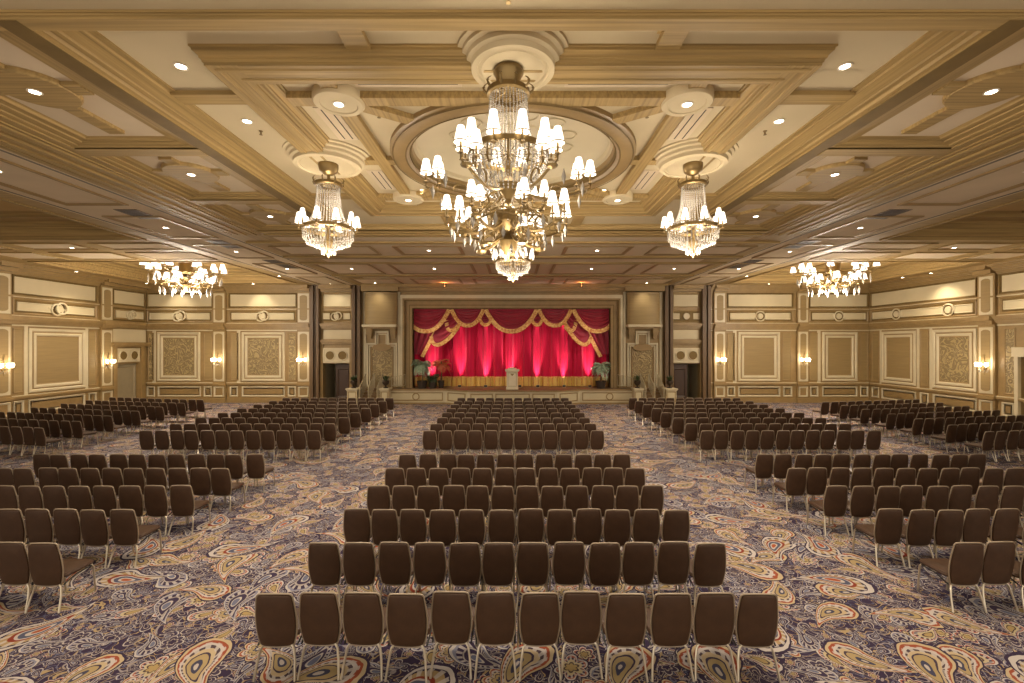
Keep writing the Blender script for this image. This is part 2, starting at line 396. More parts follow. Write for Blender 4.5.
# inner frame beam (rectangle ring)
ib = MB()
for (x0, x1, y0, y1) in ((-3.98, -3.55, 5.92, 12.87), (3.55, 3.98, 5.92, 12.87), (-3.56, 3.56, 5.92, 6.35), (-3.56, 3.56, 12.4, 12.87)):
    ib.box(x0+.006, x1-.006, y0+.006, y1-.006, ZS-(.002 if x1-x0 > 1 else 0), ZF+.02, 0 if x1-x0 > 1 else 1)
ib.rectloops(-3.98, 3.98, 5.92, 12.87, [(-d*.6, z) for d, z in CROWN], 'grain')
ib.rectloops(-3.55, 3.55, 6.35, 12.4, [(d*.9, z) for d, z in CROWN], 'grain')
ib.rectloops(-3.90, 3.90, 6.00, 12.79, [(0, ZS+.001), (.012, ZS-.018), (.05, ZS-.02), (.062, ZS+.001)], 'grain')
ib.rectloops(-3.68, 3.68, 6.22, 12.53, [(0, ZS+.001), (.012, ZS-.018), (.05, ZS-.02), (.062, ZS+.001)], 'grain')
ib.build('frame_beam', ['goldx', 'goldy'], ceiling)
# short stubs between outer crown and frame
st = MB()
for x in (-1.95, 1.95):
    st.box(x-.15, x+.15, 5.2, 5.95, ZF-.07, ZF+.02); st.box(x-.15, x+.15, 12.8, 14.4, ZF-.07, ZF+.02)
for y in (7.0, 11.65):
    for s in (-1, 1): st.box(*sorted((s*3.9, s*5.1)), y-.14, y+.14, ZF-.07, ZF+.02)
st.build('rib', 'goldx', ceiling)
# ribs inside the frame
rb = MB()
for s in (-1, 1):
    rb.box(*sorted((s*2.53, s*2.77)), 6.5, 12.25, ZF-.10, ZF+.01)
    rb.box(*sorted((s*2.35, s*3.4)), DC[1]-.12, DC[1]+.12, ZF-.096, ZF+.01)
    for sx in (-1, 1):
        c0 = Vector((sx*2.65, DC[1]+s*2.33)); c1 = Vector((sx*1.65, DC[1]+s*1.65)); d = (c1-c0).normalized(); n = Vector((-d.y, d.x))*.11
        rb.add([(c0.x+n.x, c0.y+n.y, ZF-.09), (c1.x+n.x, c1.y+n.y, ZF-.09), (c1.x-n.x, c1.y-n.y, ZF-.09), (c0.x-n.x, c0.y-n.y, ZF-.09),
                (c0.x+n.x, c0.y+n.y, ZF), (c1.x+n.x, c1.y+n.y, ZF), (c1.x-n.x, c1.y-n.y, ZF), (c0.x-n.x, c0.y-n.y, ZF)],
               [(0,1,2,3),(0,1,5,4),(2,3,7,6)])
for y in (7.0, 11.65): rb.box(-3.4, 3.4, y-.12, y+.12, ZF-.105, ZF+.01)
rb.build('rib', 'goldy', ceiling)
for sx in (-1, 1):
    for y in (7.0, 11.65):
        q = MB(); q.lathe([(.38, ZF), (.38, ZF-.12), (.36, ZF-.145), (.28, ZF-.15), (.27, ZF-.135), (.0, ZF-.135)], (sx*2.65, y, 0), 40)
        q.build('roundel', 'ceil', ceiling, True)
# dome ring
dm = MB(); dm.lathe([(2.42, ZF), (2.42, ZF-.08), (2.38, ZF-.10), (2.34, ZF-.13), (2.12, ZF-.13), (2.10, ZF-.10), (2.06, ZF-.08), (2.05, ZF), (2.0, ZF+.02), (1.99, ZF+.10)], (*DC, 0), 96)
dm.build('dome_ring', 'gold', ceiling, True)
dm = MB(); dm.lathe([(1.99, ZF+.10), (1.93, ZF+.12), (1.90, ZF+.19), (1.70, ZF+.27), (1.40, ZF+.33), (.75, ZF+.36), (.72, ZF+.33), (.64, ZF+.33), (.62, ZF+.37), (0, ZF+.38)], (*DC, 0), 96)
for i in range(12):
    a = 2*pi*(i+.5)/12; dm.lathe([(.2, 0), (.19, -.02), (.16, -.02), (.15, 0), (0, 0)], (DC[0]+1.1*cos(a), DC[1]+1.1*sin(a), ZF+.335), 24)  # chandelier light patches put into the dome as raised discs
dm.build('dome', 'creamp', ceiling, True)  # pale cream stands in for uplight, brightness put into the dome colour
dm = MB()
for r_ in (2.385, 2.135, 2.03): dm.lathe([(r_, ZF-.134), (r_-.012, ZF-.142), (r_-.03, ZF-.134)] if r_ > 2.1 else [(r_+.02, ZF-.08), (r_, ZF-.085), (r_-.02, ZF-.02)], (*DC, 0), 96)
dm.build('dome_bead', 'golddk', ceiling, True)
# chandelier medallions
def medallion(x, y, r):
    q = MB()
    q.lathe([(r+.16, ZF), (r+.155, ZF-.03), (r+.10, ZF-.04), (r+.09, ZF-.08), (r+.04, ZF-.10), (r+.03, ZF-.15), (r-.02, ZF-.17), (r-.03, ZS-.035), (r-.10, ZS-.045), (r-.12, ZS-.02), (r-.16, ZS-.03), (r-.2, ZS-.01), (0, ZS-.01)], (x, y, 0), 72)
    q.build('medallion', 'ceil', ceiling, True)
medallion(0, 6.0, .57); medallion(0, 12.7, .57); medallion(-3.70, 9.2, .66); medallion(3.60, 9.2, .66)

# low bands that carry the partition tracks, flat panels with gold borders
def panel_row(mb, x0, x1, y0, y1, z=ZS, mi=0):
    """recessed cream field with a raised gold border, seen from below"""
    mb.rectloops(x0, x1, y0, y1, [(0, z), (0, z-.035), (.06, z-.04), (.10, z-.02), (.14, z-.015), (.14, z-.002)], 0, 1)
lb = MB()
for s in (-1, 1): flat(lb, *sorted((s*9.36, s*11.95)), Y0, YB, ZS)
flat(lb, -9.4, 9.4, 14.5, YB, ZS+.005)
lb.build('low_field', 'ceilp', ceiling)
tr = MB()
for s in (-1, 1):
    for x in (9.42, 11.80): tr.box(*sorted((s*x, s*(x+.05))), Y0, YB, ZS-.012, ZS+.01)
tr.box(-9.4, 9.4, 19.15, 19.22, ZS-.012, ZS+.01); tr.box(-9.4, 9.4, 24.3, 24.36, ZS-.012, ZS+.01)
tr.build('partition_track', 'track', ceiling)
pn = MB()
for s in (-1, 1):
    for (a, b_) in ((-3, 1), (2.2, 6.2), (7.2, 11.8), (12.8, 15.4), (16.4, 19.0), (20.2, 23.2), (24.2, 27.2)):
        xa, xb = sorted((s*9.85, s*11.45)); panel_row(pn, xa, xb, a, b_)
for (a, b_, cells) in ((16.7, 18.3, ((-8.9, -5.2), (-4.4, -1.9), (-1.0, 1.0), (1.9, 4.4), (5.2, 8.9))),
                       (20.3, 23.2, ((-8.9, -6.4), (-5.6, -1.8), (-1.2, 1.2), (1.8, 5.6), (6.4, 8.9))),
                       (24.9, 27.0, ((-8.9, -6.4), (-5.6, -2.9), (-2.2, 2.2), (2.9, 5.6), (6.4, 8.9)))):
    for (x0, x1) in cells: panel_row(pn, x0, x1, a, b_)
pn.build('panel_border', ['gold', 'ceilp'], ceiling)
# transverse beams closing the central field
eb = MB()
eb.box(-8.1, 8.1, 14.5, 15.3, ZS-.01, ZF+.3)
for (u, w_, dz) in ((14.6, .1, .03), (14.85, .18, .05), (15.15, .08, .03)): eb.box(-8.05, 8.05, u, u+w_, ZS-dz, ZS)
for (u, w_) in ((16.0, .18), (18.6, .25), (20.0, .1), (23.6, .35), (27.3, .3)): eb.box(-9.3, 9.3, u, u+w_, ZS-.06, ZS+.01)
eb.build('beam', 'goldx', ceiling)
# outer deep coffers
for s, xw in ((-1, XL), (1, XR)):
    xo = xw
    oc = MB(); of = MB(); orb = MB(); xa, xb = sorted((s*11.95, xo))
    holes = [(-4.0, 2.4), (3.2, 8.4), (9.6, 15.7), (19.7, 26.6)]
    xi0, xi1 = (s*12.5, s*(abs(xo)-1.5)); xi0, xi1 = sorted((xi0, xi1))
    prev = Y0
    for (a, b_) in holes:
        flat(oc, xa, xb, prev, a, ZS); prev = b_
        flat(oc, xa, xi0, a, b_, ZS); flat(oc, xi1, xb, a, b_, ZS)
        oc.rectloops(xi0, xi1, a, b_, [(0, ZS), (0, ZS-.04), (.1, ZS-.04), (.12, ZS+.06), (.2, ZS+.08), (.22, ZS+.3), (.28, ZS+.34), (.3, ZS+.40), (.42, ZS+.46), (.44, ZS+.5), (.9, ZS+.52), (.92, ZS+.62), (1.1, ZS+.66)])
        flat(of, xi0+1.0, xi1-1.0, a+1.0, b_-1.0, ZS+.66)
        cx, cy = (xi0+xi1)/2, (a+b_)/2
        orb.box(cx-.2, cx+.2, a+1.1, b_-1.1, ZS+.58, ZS+.67); orb.box(xi0+1.1, xi1-1.1, cy-.2, cy+.2, ZS+.585, ZS+.67)
    flat(oc, xa, xb, prev, YB, ZS)
    oc.build('coffer', 'goldx', ceiling); of.build('coffer_panel', 'ceilr', ceiling); orb.build('coffer_rib', 'goldy', ceiling)
    pp = MB()
    for (a, b_) in ((16.2, 17.3), (17.8, 19.3)):
        for (u0, u1) in ((12.4, 15.0), (15.6, 18.0), (18.6, 20.6)): panel_row(pp, *sorted((s*u0, s*u1)), a, b_)
    pp.build('panel_border', ['goldx', 'ceilp'], ceiling)

# ------------------------------------------------------------------ walls
class Wall:
    """coordinates u along the wall, z up, n out into the room"""
    def __init__(s, kind): s.kind = kind
    def map(s, u, n, z):
        if s.kind == 'back': return (u, YB-n, z)
        if s.kind == 'left': return (XL+n, u, z)
        return (XR-n, u, z)
WL = {k: Wall(k) for k in ('back', 'left', 'right')}
def wmb(k): m_ = MB(); m_.T = WL[k].map; return m_
def wbox(m_, u0, u1, z0, z1, n0, n1, mi=None): m_.box(min(u0, u1), max(u0, u1), n0, n1, z0, z1, mi)
def wframe(m_, u0, u1, z0, z1, prof, mi=None, fill=None):
    """profile (inset, n) swept round a rectangle on the wall"""
    u0, u1 = min(u0, u1), max(u0, u1)
    vs = []
    for d, n in prof: vs += [(u0+d, n, z0+d), (u1-d, n, z0+d), (u1-d, n, z1-d), (u0+d, n, z1-d)]
    fs = [(j*4+i, j*4+(i+1) % 4, (j+1)*4+(i+1) % 4, (j+1)*4+i) for j in range(len(prof)-1) for i in range(4)]
    m_.add(vs, fs, mi)
    if fill is not None: m_.add(vs[-4:], [(0, 1, 2, 3)], fill)
FR = [(0, 0), (0, .05), (.03, .07), (.07, .07), (.09, .045), (.17, .045), (.19, .06), (.22, .06), (.24, .02), (.24, .0)]
FRs = [(0, 0), (0, .04), (.03, .055), (.06, .04), (.09, .015), (.09, .0)]
def ring(m_, u, z, r, t, n=.05, mi=None, seg=24):
    pts = [(u+r*cos(2*pi*i/seg), n, z+r*sin(2*pi*i/seg)) for i in range(seg)]
    T, m_.T = m_.T, None
    tmp = MB(); tmp.tube(pts, t, 6, closed=True); m_.T = T
    m_.add(tmp.v, tmp.f, mi)
def disc(m_, u, z, r, n0, n1, mi=None, seg=20, ru=None):
    ru = ru or r
    vs = [(u+ru*cos(2*pi*i/seg), n0, z+r*sin(2*pi*i/seg)) for i in range(seg)]+[(u+ru*cos(2*pi*i/seg)*.93, n1, z+r*.93*sin(2*pi*i/seg)) for i in range(seg)]
    m_.add(vs, [(i, (i+1) % seg, seg+(i+1) % seg, seg+i) for i in range(seg)]+[tuple(range(seg, 2*seg))], mi)

def horizontals(k, u0, u1, parent):
    """base, dado rail, cornice, bands and crown along a wall"""
    m_ = wmb(k)
    wbox(m_, u0, u1, 0, .24, 0, .10); wbox(m_, u0, u1, .24, .30, 0, .07)
    wbox(m_, u0, u1, 1.05, 1.10, 0, .07); wbox(m_, u0, u1, 1.10, 1.19, 0, .12); 
    for (z0, z1, n) in ((4.42, 4.48, .06), (4.48, 4.56, .14), (4.56, 4.66, .20), (4.66, 4.76, .28), (4.76, 4.80, .32)): wbox(m_, u0, u1, z0, z1, 0, n)
    for (z0, z1, n) in ((5.68, 5.74, .08), (6.68, 6.74, .08), (6.74, 6.82, .14), (6.82, 6.88, .25), (6.88, 6.98, .34), (6.98, 7.04, .5), (7.04, 7.11, .62)): wbox(m_, u0, u1, z0, z1, 0, n)
    m_.build('cornice', 'gold', parent)
    m_ = wmb(k); wbox(m_, u0, u1, 1.19, 1.22, 0, .09); wbox(m_, u0, u1, 4.36, 4.42, 0, .05); wbox(m_, u0, u1, 5.66, 5.69, 0, .09); wbox(m_, u0, u1, 4.80, 4.84, 0, .07)
    m_.build('fillet', 'cream', parent)
def pilaster(k, u0, u1, parent):
    u0, u1 = min(u0, u1), max(u0, u1); w_ = u1-u0
    m_ = wmb(k)
    wbox(m_, u0, u1, 0, 7.1, 0, .13, 0)
    for (z0, z1, n) in ((0, .26, .2), (1.05, 1.2, .22), (4.42, 4.6, .30), (4.6, 4.8, .42), (5.64, 5.72, .16), (6.72, 6.9, .36), (6.9, 7.1, .6)): wbox(m_, u0-.03, u1+.03, z0, z1, 0, n, 0)
    def inner(z0, z1):
        wbox(m_, u0+.07, u1-.07, z0, z1, .12, .15, 1)
        # raised cream frame with rounded ends holding a gold tablet
        seg = 10; a = (w_/2-.17); cu = (u0+u1)/2; zc0 = z0+.10+a*.55; zc1 = z1-.10-a*.55; pts = []
        for i in range(seg+1): t = pi*i/seg; pts.append((cu+a*cos(t), .165, zc1+a*.55*sin(t)))
        for i in range(seg+1): t = pi+pi*i/seg; pts.append((cu+a*cos(t), .165, zc0+a*.55*sin(t)))
        n = len(pts); m_.add(pts, [tuple(range(n))], 2); 
        m_.add(pts+[(p[0], .14, p[2]) for p in pts], [(i, (i+1) % n, n+(i+1) % n, n+i) for i in range(n)], 2)
    inner(1.3, 4.3); inner(4.88, 6.62)
    wframe(m_, u0+.08, u1-.08, .36, .98, [(d, n+.13) for d, n in FRs], 1)
    m_.build('pilaster', ['gold', 'cream', 'fabric'], parent)
def dado(k, u0, u1, parent):
    m_ = wmb(k); wframe(m_, u0, u1, .36, .98, FRs, 0, 0); wframe(m_, u0+.14*(1 if u1 > u0 else -1), u1-.14*(1 if u1 > u0 else -1), .5, .84, [(0, .0), (0, .02), (.02, .02), (.03, .006)], 1, 1)
    m_.build('dado_panel', ['cream', 'gold'], parent)
def bigpanel(k, u0, u1, parent, fabric='fabric', z0=1.3, z1=4.28):
    u0, u1 = min(u0, u1), max(u0, u1)
    m_ = wmb(k); m_.cur = 0
    wframe(m_, u0, u1, z0, z1, [(0, 0), (0, .05), (.02, .07), (.10, .075), (.14, .05), (.15, .03)], 0)
    wframe(m_, u0+.15, u1-.15, z0+.15, z1-.15, [(0, .03), (.02, .045), (.05, .045), (.06, .03)], 1)
    wframe(m_, u0+.21, u1-.21, z0+.21, z1-.21, [(0, .03), (0, .06), (.08, .065), (.10, .05), (.14, .03)], 0)
    wframe(m_, u0+.35, u1-.35, z0+.35, z1-.35, [(0, .03), (.02, .035), (.05, .02)], 1, 2)
    m_.build('wall_panel', ['cream', 'gold', fabric], parent)
def narrow(k, u0, u1, parent, fabric='fabric', z0=1.34, z1=4.24):
    m_ = wmb(k); wframe(m_, u0, u1, z0, z1, [(0, 0), (0, .03), (.03, .04), (.06, .02)], 0, 1)
    m_.build('side_panel', ['gold', fabric], parent)
def stile(k, u0, u1, parent):
    m_ = wmb(k); wbox(m_, u0, u1, 1.22, 4.36, 0, .02); m_.build('stile', 'cream', parent)
def upper(k, u0, u1, parent, style, meds=None):
    u0, u1 = min(u0, u1), max(u0, u1)
    m_ = wmb(k)
    wframe(m_, u0, u1, 5.76, 6.66, [(0, 0), (0, .06), (.04, .07), (.07, .035), (.09, .01)], 0, 1)
    wframe(m_, u0, u1, 4.88, 5.62, [(0, 0), (0, .03), (.04, .05), (.07, .03), (.09, .01)], 3, 0)
    cs = meds or [(u0+u1)/2]
    edges = [u0+.18]
    for c in cs: edges += [c-.32, c+.32]
    edges.append(u1-.18)
    for a, b_ in zip(edges[::2], edges[1::2]): wframe(m_, a, b_, 5.05, 5.45, [(0, 0), (0, .05), (.03, .055), (.05, .03)], 2, 1)
    m_.build('frieze', ['golddk', 'creamp', 'cream', 'gold'], parent)
    for c in cs:
        q = wmb(k)
        if style == 'knot':
            ring(q, c-.11, 5.21, .27, .045, .07); ring(q, c+.11, 5.28, .27, .045, .09); disc(q, c, 5.25, .16, .0, .1)
            for s in (-1, 1): disc(q, c+s*.38, 5.25-s*.03, .07, 0, .05, ru=.12)
        else:
            ring(q, c, 5.25, .29, .04, .05); disc(q, c, 5.25, .18, 0, .07)
        q.build('medallion', 'cream', parent)

# back wall shell with openings
def shell(k, pieces, parent=None, mats='gold'):
    m_ = wmb(k)
    for (u0, u1, z0, z1) in pieces: wbox(m_, u0, u1, z0, z1, -.3, 0)
    return m_
d = YB
bl_door = (PX(323.5, d), PX(350, d)); br_door = (PX(673, d), PX(699.5, d)); DZ = PZ(363.5, d)
OX0, OX1, OZ1 = PX(413.3, d), PX(609.7, d), PZ(308.8, d)
m_ = shell('back', [(XL-.3, bl_door[0], 0, 7.6), (bl_door[0], bl_door[1], DZ, 7.6), (bl_door[1], OX0, 0, 7.6), (OX0, OX1, OZ1, 7.6), (OX1, br_door[0], 0, 7.6), (br_door[0], br_door[1], DZ, 7.6), (br_door[1], XR+.3, 0, 7.6)])
wb = m_.build('wall_back', 'gold'); struct(wb, 'gilded panelled end wall around the curtained stage', 'wall')
LD = (25.8, 27.45); LDZ = PZ(363.5, 26.6)
m_ = shell('left', [(Y0, LD[0], 0, 7.6), (LD[0], LD[1], LDZ, 7.6), (LD[1], YB+.3, 0, 7.6)]); wl = m_.build('wall_left', 'gold'); struct(wl, 'gilded panelled side wall with sconces, left', 'wall')
RD = (17.4, 19.65)
m_ = shell('right', [(Y0, RD[0], 0, 7.6), (RD[0], RD[1], 3.0, 7.6), (RD[1], YB+.3, 0, 7.6)]); wr = m_.build('wall_right', 'gold'); struct(wr, 'gilded panelled side wall with sconces, right', 'wall')

# left part of the back wall
a, b_ = XL, PX(312, d); horizontals('back', a, b_, wb)
def bu(x): return PX(x, d)
for (x0, x1) in ((214, 226.8), (298, 311)): pilaster('back', bu(x0), bu(x1), wb)
for (x0, x1) in ((157.6, 200.4), (242, 285)): stile('back', bu(x0)-.3, bu(x0)-.1, wb); bigpanel('back', bu(x0), bu(x1), wb, 'damask')
narrow('back', XL+.1, bu(154.3), wb, 'damask')
for (x0, x1) in ((204, 212.5), (230.7, 238.8)): narrow('back', bu(x0), bu(x1), wb)
narrow('back', bu(288), bu(296.5), wb, 'damask')
for (x0, x1) in ((147, 155), (158, 201), (204, 212), (230, 238), (242, 285), (288, 296)): dado('back', bu(x0), bu(x1), wb)
upper('back', bu(147), bu(213), wb, 'knot'); upper('back', bu(229), bu(297), wb, 'knot')
# right part
a, b_ = PX(709, d), XR; horizontals('back', a, b_, wb)
for (x0, x1) in ((713, 725), (796, 807.5)): pilaster('back', bu(x0), bu(x1), wb)
for (x0, x1) in ((738, 779.6), (822, 857)): stile('back', bu(x0)-.3, bu(x0)-.1, wb); bigpanel('back', bu(x0), bu(x1), wb)
for (x0, x1) in ((727, 735), (782, 791), (809, 817.5), (859.5, 868)): narrow('back', bu(x0), bu(x1), wb)
for (x0, x1) in ((727, 735), (738, 780), (783, 792), (810, 818), (822, 857), (860, 868)): dado('back', bu(x0), bu(x1), wb)
upper('back', bu(727), bu(793), wb, 'disc'); upper('back', bu(809), bu(868), wb, 'disc')
# door bays either side of the stage
for (x0, x1, dr, style) in ((321.5, 353, bl_door, 'knot'), (671.5, 700.5, br_door, 'disc')):
    u0, u1 = bu(x0), bu(x1); m_ = wmb('back')
    wframe(m_, u0+.05, u1-.05, 5.76, 6.66, [(0, 0), (0, .06), (.05, .07), (.09, .02)], 0, 1)
    wframe(m_, u0+.05, u1-.05, PZ(340, d), PZ(329, d), [(0, 0), (0, .03), (.05, .03), (.06, .02)], 0, 1)
    for (z0, z1, n) in ((4.48, 4.56, .14), (4.56, 4.68, .2), (4.68, 4.80, .3), (6.74, 6.88, .2), (6.88, 7.11, .5), (3.55, 3.66, .14), (3.66, 3.80, .22)): wbox(m_, u0, u1, z0, z1, 0, n, 0)
    wbox(m_, dr[0]-.22, dr[0], 0, 3.55, 0, .1, 0); wbox(m_, dr[1], dr[1]+.22, 0, 3.55, 0, .1, 0)
    wframe(m_, dr[0]+.0, dr[1]-.0, 2.42, 3.32, [(0, 0), (0, .08), (.07, .08), (.08, .05)], 2, 2)
    cu = (dr[0]+dr[1])/2
    for s in (-1, 1): disc(m_, cu+s*.38, 2.87, .27, .05, .09, 3); 
    wframe(m_, u0+.05, u1-.05, 4.88, 5.62, [(0, 0), (0, .03), (.04, .05), (.07, .03), (.09, .01)], 0, 3)
    for s_ in (-1, 1): wframe(m_, cu+s_*.62-.2, cu+s_*.62+.2, 5.07, 5.43, [(0, 0), (0, .05), (.03, .055), (.05, .03)], 2, 1)
    m_.build('door_bay', ['gold', 'creamp', 'cream', 'golddk'], wb)
    q = wmb('back')
    if style == 'knot': ring(q, cu-.1, 5.22, .22, .035, .07); ring(q, cu+.1, 5.27, .22, .035, .09); disc(q, cu, 5.25, .13, 0, .09)
    else:
        disc(q, cu, 5.25, .2, 0, .09)
    for s in (-1, 1): ring(q, cu+s*.38, 2.87, .28, .03, .09)
    q.build('medallion', 'cream', wb)
for n_, (dr, sgn) in enumerate(((bl_door, 1), (br_door, -1))):
    # dark lobby box behind each opening and a half-open leaf
    m_ = wmb('back'); wbox(m_, dr[0]-.1, dr[1]+.1, 0, DZ+.1, -1.9, -1.8)
    wbox(m_, dr[0]-.12, dr[0]-.02, 0, DZ+.1, -1.9, -.3); wbox(m_, dr[1]+.02, dr[1]+.12, 0, DZ+.1, -1.9, -.3); wbox(m_, dr[0]-.1, dr[1]+.1, DZ, DZ+.1, -1.9, -.3)
    o = m_.build('door_%d' % (n_+1), 'greydoor'); struct(o, 'open doorway with dark lobby beside the stage', 'door')
    lf = wmb('back'); w_ = (dr[1]-dr[0])*.58
    uu = (dr[1]-w_, dr[1]) if sgn > 0 else (dr[0], dr[0]+w_)
    wbox(lf, uu[0], uu[1], .01, DZ-.03, -.28, -.22); wframe(lf, uu[0]+.1, uu[1]-.1, .3, DZ-.3, [(d_, n-.22) for d_, n in FRs]); lf.build('door_leaf', 'darkdoor', o)
# partition pocket posts
for i, (x0, x1) in enumerate(((312, 320.8), (353.5, 361.8), (663.4, 671.2), (700.6, 708.5))):
    u0, u1 = bu(x0), bu(x1); m_ = wmb('back')
    wbox(m_, u0, u0+.2, 0, 7.1, 0, .34, 0); wbox(m_, u1-.17, u1, 0, 7.1, 0, .34, 0); wbox(m_, u0+.19, u1-.16, 0, 7.1, 0, .18, 1)
    wbox(m_, u0+.235, u0+.27, 0, 7.1, .17, .24, 0)
    o = m_.build('trim_%d' % (i+1), ['brown', 'slot']); struct(o, 'dark brown vertical partition pocket post on the end wall', 'post')
# organ-like drum bays beside the proscenium
for (x0, x1) in ((364, 400.5), (623, 661.5)):
    u0, u1 = bu(x0), bu(x1); cu = (u0+u1)/2; m_ = wmb('back')
    wbox(m_, u0, u0+.14, 1.0, 7.1, 0, .12, 0); wbox(m_, u1-.14, u1, 1.0, 7.1, 0, .12, 0)
    wbox(m_, u0, u1, 6.72, 7.1, 0, .62, 1)
    wbox(m_, cu-1.02, cu+1.02, 4.58, 4.72, 0, .7, 0); wbox(m_, cu-.96, cu+.96, 4.48, 4.58, 0, .5, 1)
    for s in (-1, 1):
        wbox(m_, cu+s*.72-.17, cu+s*.72+.17, 4.1, 4.48, 0, .36, 1); wbox(m_, cu+s*.72-.12, cu+s*.72+.12, 3.9, 4.1, 0, .2, 1)
    # stepped cream frame with raised centre
    def stepframe(t, off, n, mi):
        A = .93-off; B = .42-off*.9; z0 = .98; zt = 3.62-off; zc = 4.34-off
        P = [(-A, z0), (-A, zt), (-B, zt), (-B, zc), (B, zc), (B, zt), (A, zt), (A, z0)]
        Q = [(-(A-t), z0), (-(A-t), zt-t), (-(B-t), zt-t), (-(B-t), zc-t), ((B-t), zc-t), ((B-t), zt-t), (A-t, zt-t), (A-t, z0)]
        vs = [(cu+p[0], n, p[1]) for p in P]+[(cu+p[0], n, p[1]) for p in Q]+[(cu+p[0], 0, p[1]) for p in P]+[(cu+p[0], 0, p[1]) for p in Q]
        fs = []
        for i in range(7): fs += [(i, i+1, 9+i, 8+i), (i, i+1, 17+i, 16+i), (8+i, 9+i, 25+i, 24+i)]
        m_.add(vs, fs, mi)
    stepframe(.1, 0, .12, 0); stepframe(.06, .15, .08, 0)
    wframe(m_, cu-.66, cu+.66, 1.2, 3.35, [(0, 0), (0, .05), (.04, .05), (.06, .02)], 1, 2)
    disc(m_, cu, 3.35, .24, .0, .1, 1, ru=.62)
    m_.build('niche_bay', ['cream', 'gold', 'damask'], wb)
    dr_ = wmb('back'); n = 26; prof = []
    for i in range(n+1):
        t = -1+2*i/n; rip = .012*math.sin(i*pi) ; prof.append((cu+t*.98, .12+.5*sqrt(max(0, 1-t*t*.92))+(.012 if i % 2 else 0)))
    vs = [(p[0], p[1], 4.72) for p in prof]+[(p[0], p[1], 6.66) for p in prof]
    dr_.add(vs, [(i, i+1, n+2+i, n+1+i) for i in range(n)]); dr_.build('drum_screen', 'fabric', wb, True)
    # crown of drum
# proscenium
m_ = wmb('back')
def prosc(off, t, n0, n1, mi):
    u0, u1, zt = OX0-off, OX1+off, OZ1+off
    wbox(m_, u0-t, u0, .9, zt, n0, n1, mi); wbox(m_, u1, u1+t, .9, zt, n0, n1, mi); wbox(m_, u0-t, u1+t, zt, zt+t, n0, n1, mi)
prosc(-.0, .05, -.3, .10, 1); prosc(.05, .14, 0, .14, 0); prosc(.19, .05, 0, .09, 1); prosc(.24, .22, 0, .06, 0); prosc(.46, .06, 0, .16, 1); prosc(.52, .10, 0, .20, 0); 
wbox(m_, OX0-.74, OX1+.74, OZ1+.62, OZ1+.82, 0, .24, 2); wbox(m_, OX0-.74, OX1+.74, OZ1+.82, 7.1, 0, .05, 0)
wbox(m_, OX0-.76, OX0-.62, 1, OZ1+.62, 0, .16, 2); wbox(m_, OX1+.62, OX1+.76, 1, OZ1+.62, 0, .16, 2)
for (z0, z1, n) in ((6.72, 6.8, .3), (6.8, 6.95, .42), (6.95, 7.1, .62)): wbox(m_, OX0-.8, OX1+.8, z0, z1, 0, n, 0)
o = m_.build('trim_5', ['gold', 'golddk', 'cream']); struct(o, 'gilded stepped proscenium frame around the red curtain', 'frame')

# side walls
horizontals('left', Y0, LD[0]-.45, wl)
for (y0, y1) in ((24.75, 25.5), (19.55, 20.35), (14.2, 15.0), (8.8, 9.6), (3.4, 4.2)): pilaster('left', y0, y1, wl)
for base in (20.35, 15.0, 9.6, 4.2):
    e = 24.75 if base > 20 else base+4.55-.0
    if base < 20: e = base+4.55
    L_ = e-base
    narrow('left', base+.15, base+.6, wl); bigpanel('left', base+.8, e-.8, wl); narrow('left', e-.6, e-.15, wl)
    stile('left', base+.62, base+.78, wl); stile('left', e-.78, e-.62, wl)
    dado('left', base+.15, base+.6, wl); dado('left', base+.8, e-.8, wl); dado('left', e-.6, e-.15, wl)
    upper('left', base+.12, e-.12, wl, 'knot')
# door bay on left wall
m_ = wmb('left')
for (z0, z1, n) in ((4.48, 4.56, .14), (4.56, 4.68, .2), (4.68, 4.80, .3), (6.74, 6.88, .2), (6.88, 7.11, .55), (3.4, 3.5, .2), (3.5, 3.64, .3)): wbox(m_, LD[0]-.45, YB, z0, z1, 0, n, 0)
wbox(m_, LD[0]-.25, LD[0], 0, 3.4, 0, .12, 0); wbox(m_, LD[1], LD[1]+.3, 0, 3.4, 0, .12, 0)
wframe(m_, LD[0]-.2, YB-.15, 5.76, 6.66, [(0, 0), (0, .06), (.05, .07), (.09, .02)], 3, 1)
wframe(m_, LD[0]-.2, YB-.15, 4.88, 5.62, [(0, 0), (0, .03), (.04, .05), (.07, .03), (.09, .0)], 3)
wframe(m_, LD[0], YB-.3, 5.05, 5.45, [(0, 0), (0, .05), (.03, .055), (.05, .03)], 2, 1)
wbox(m_, LD[0]-.25, YB-.1, 3.66, 4.40, 0, .03, 1)
wframe(m_, LD[0]+.05, LD[1]-.05, 2.52, 3.3, [(0, 0), (0, .08), (.07, .08), (.08, .05)], 2, 2)
for s in (-1, 1): disc(m_, (LD[0]+LD[1])/2+s*.38, 2.9, .25, .05, .09, 3)
m_.build('door_bay', ['gold', 'creamp', 'cream', 'golddk'], wl)
q = wmb('left'); ring(q, 26.7, 5.22, .22, .035, .07); ring(q, 26.9, 5.27, .22, .035, .09)
for s in (-1, 1): ring(q, (LD[0]+LD[1])/2+s*.38, 2.9, .27, .03, .09)
q.build('medallion', 'cream', wl)
m_ = wmb('left'); wbox(m_, LD[0], LD[1], 0, LDZ, -.3, -.2); wframe(m_, LD[0]+.1, LD[1]-.1, .2, LDZ-.15, [(d_, n-.2) for d_, n in FRs])
struct(m_.build('door_3', 'greydoor'), 'taupe door in the left wall near the corner', 'door')
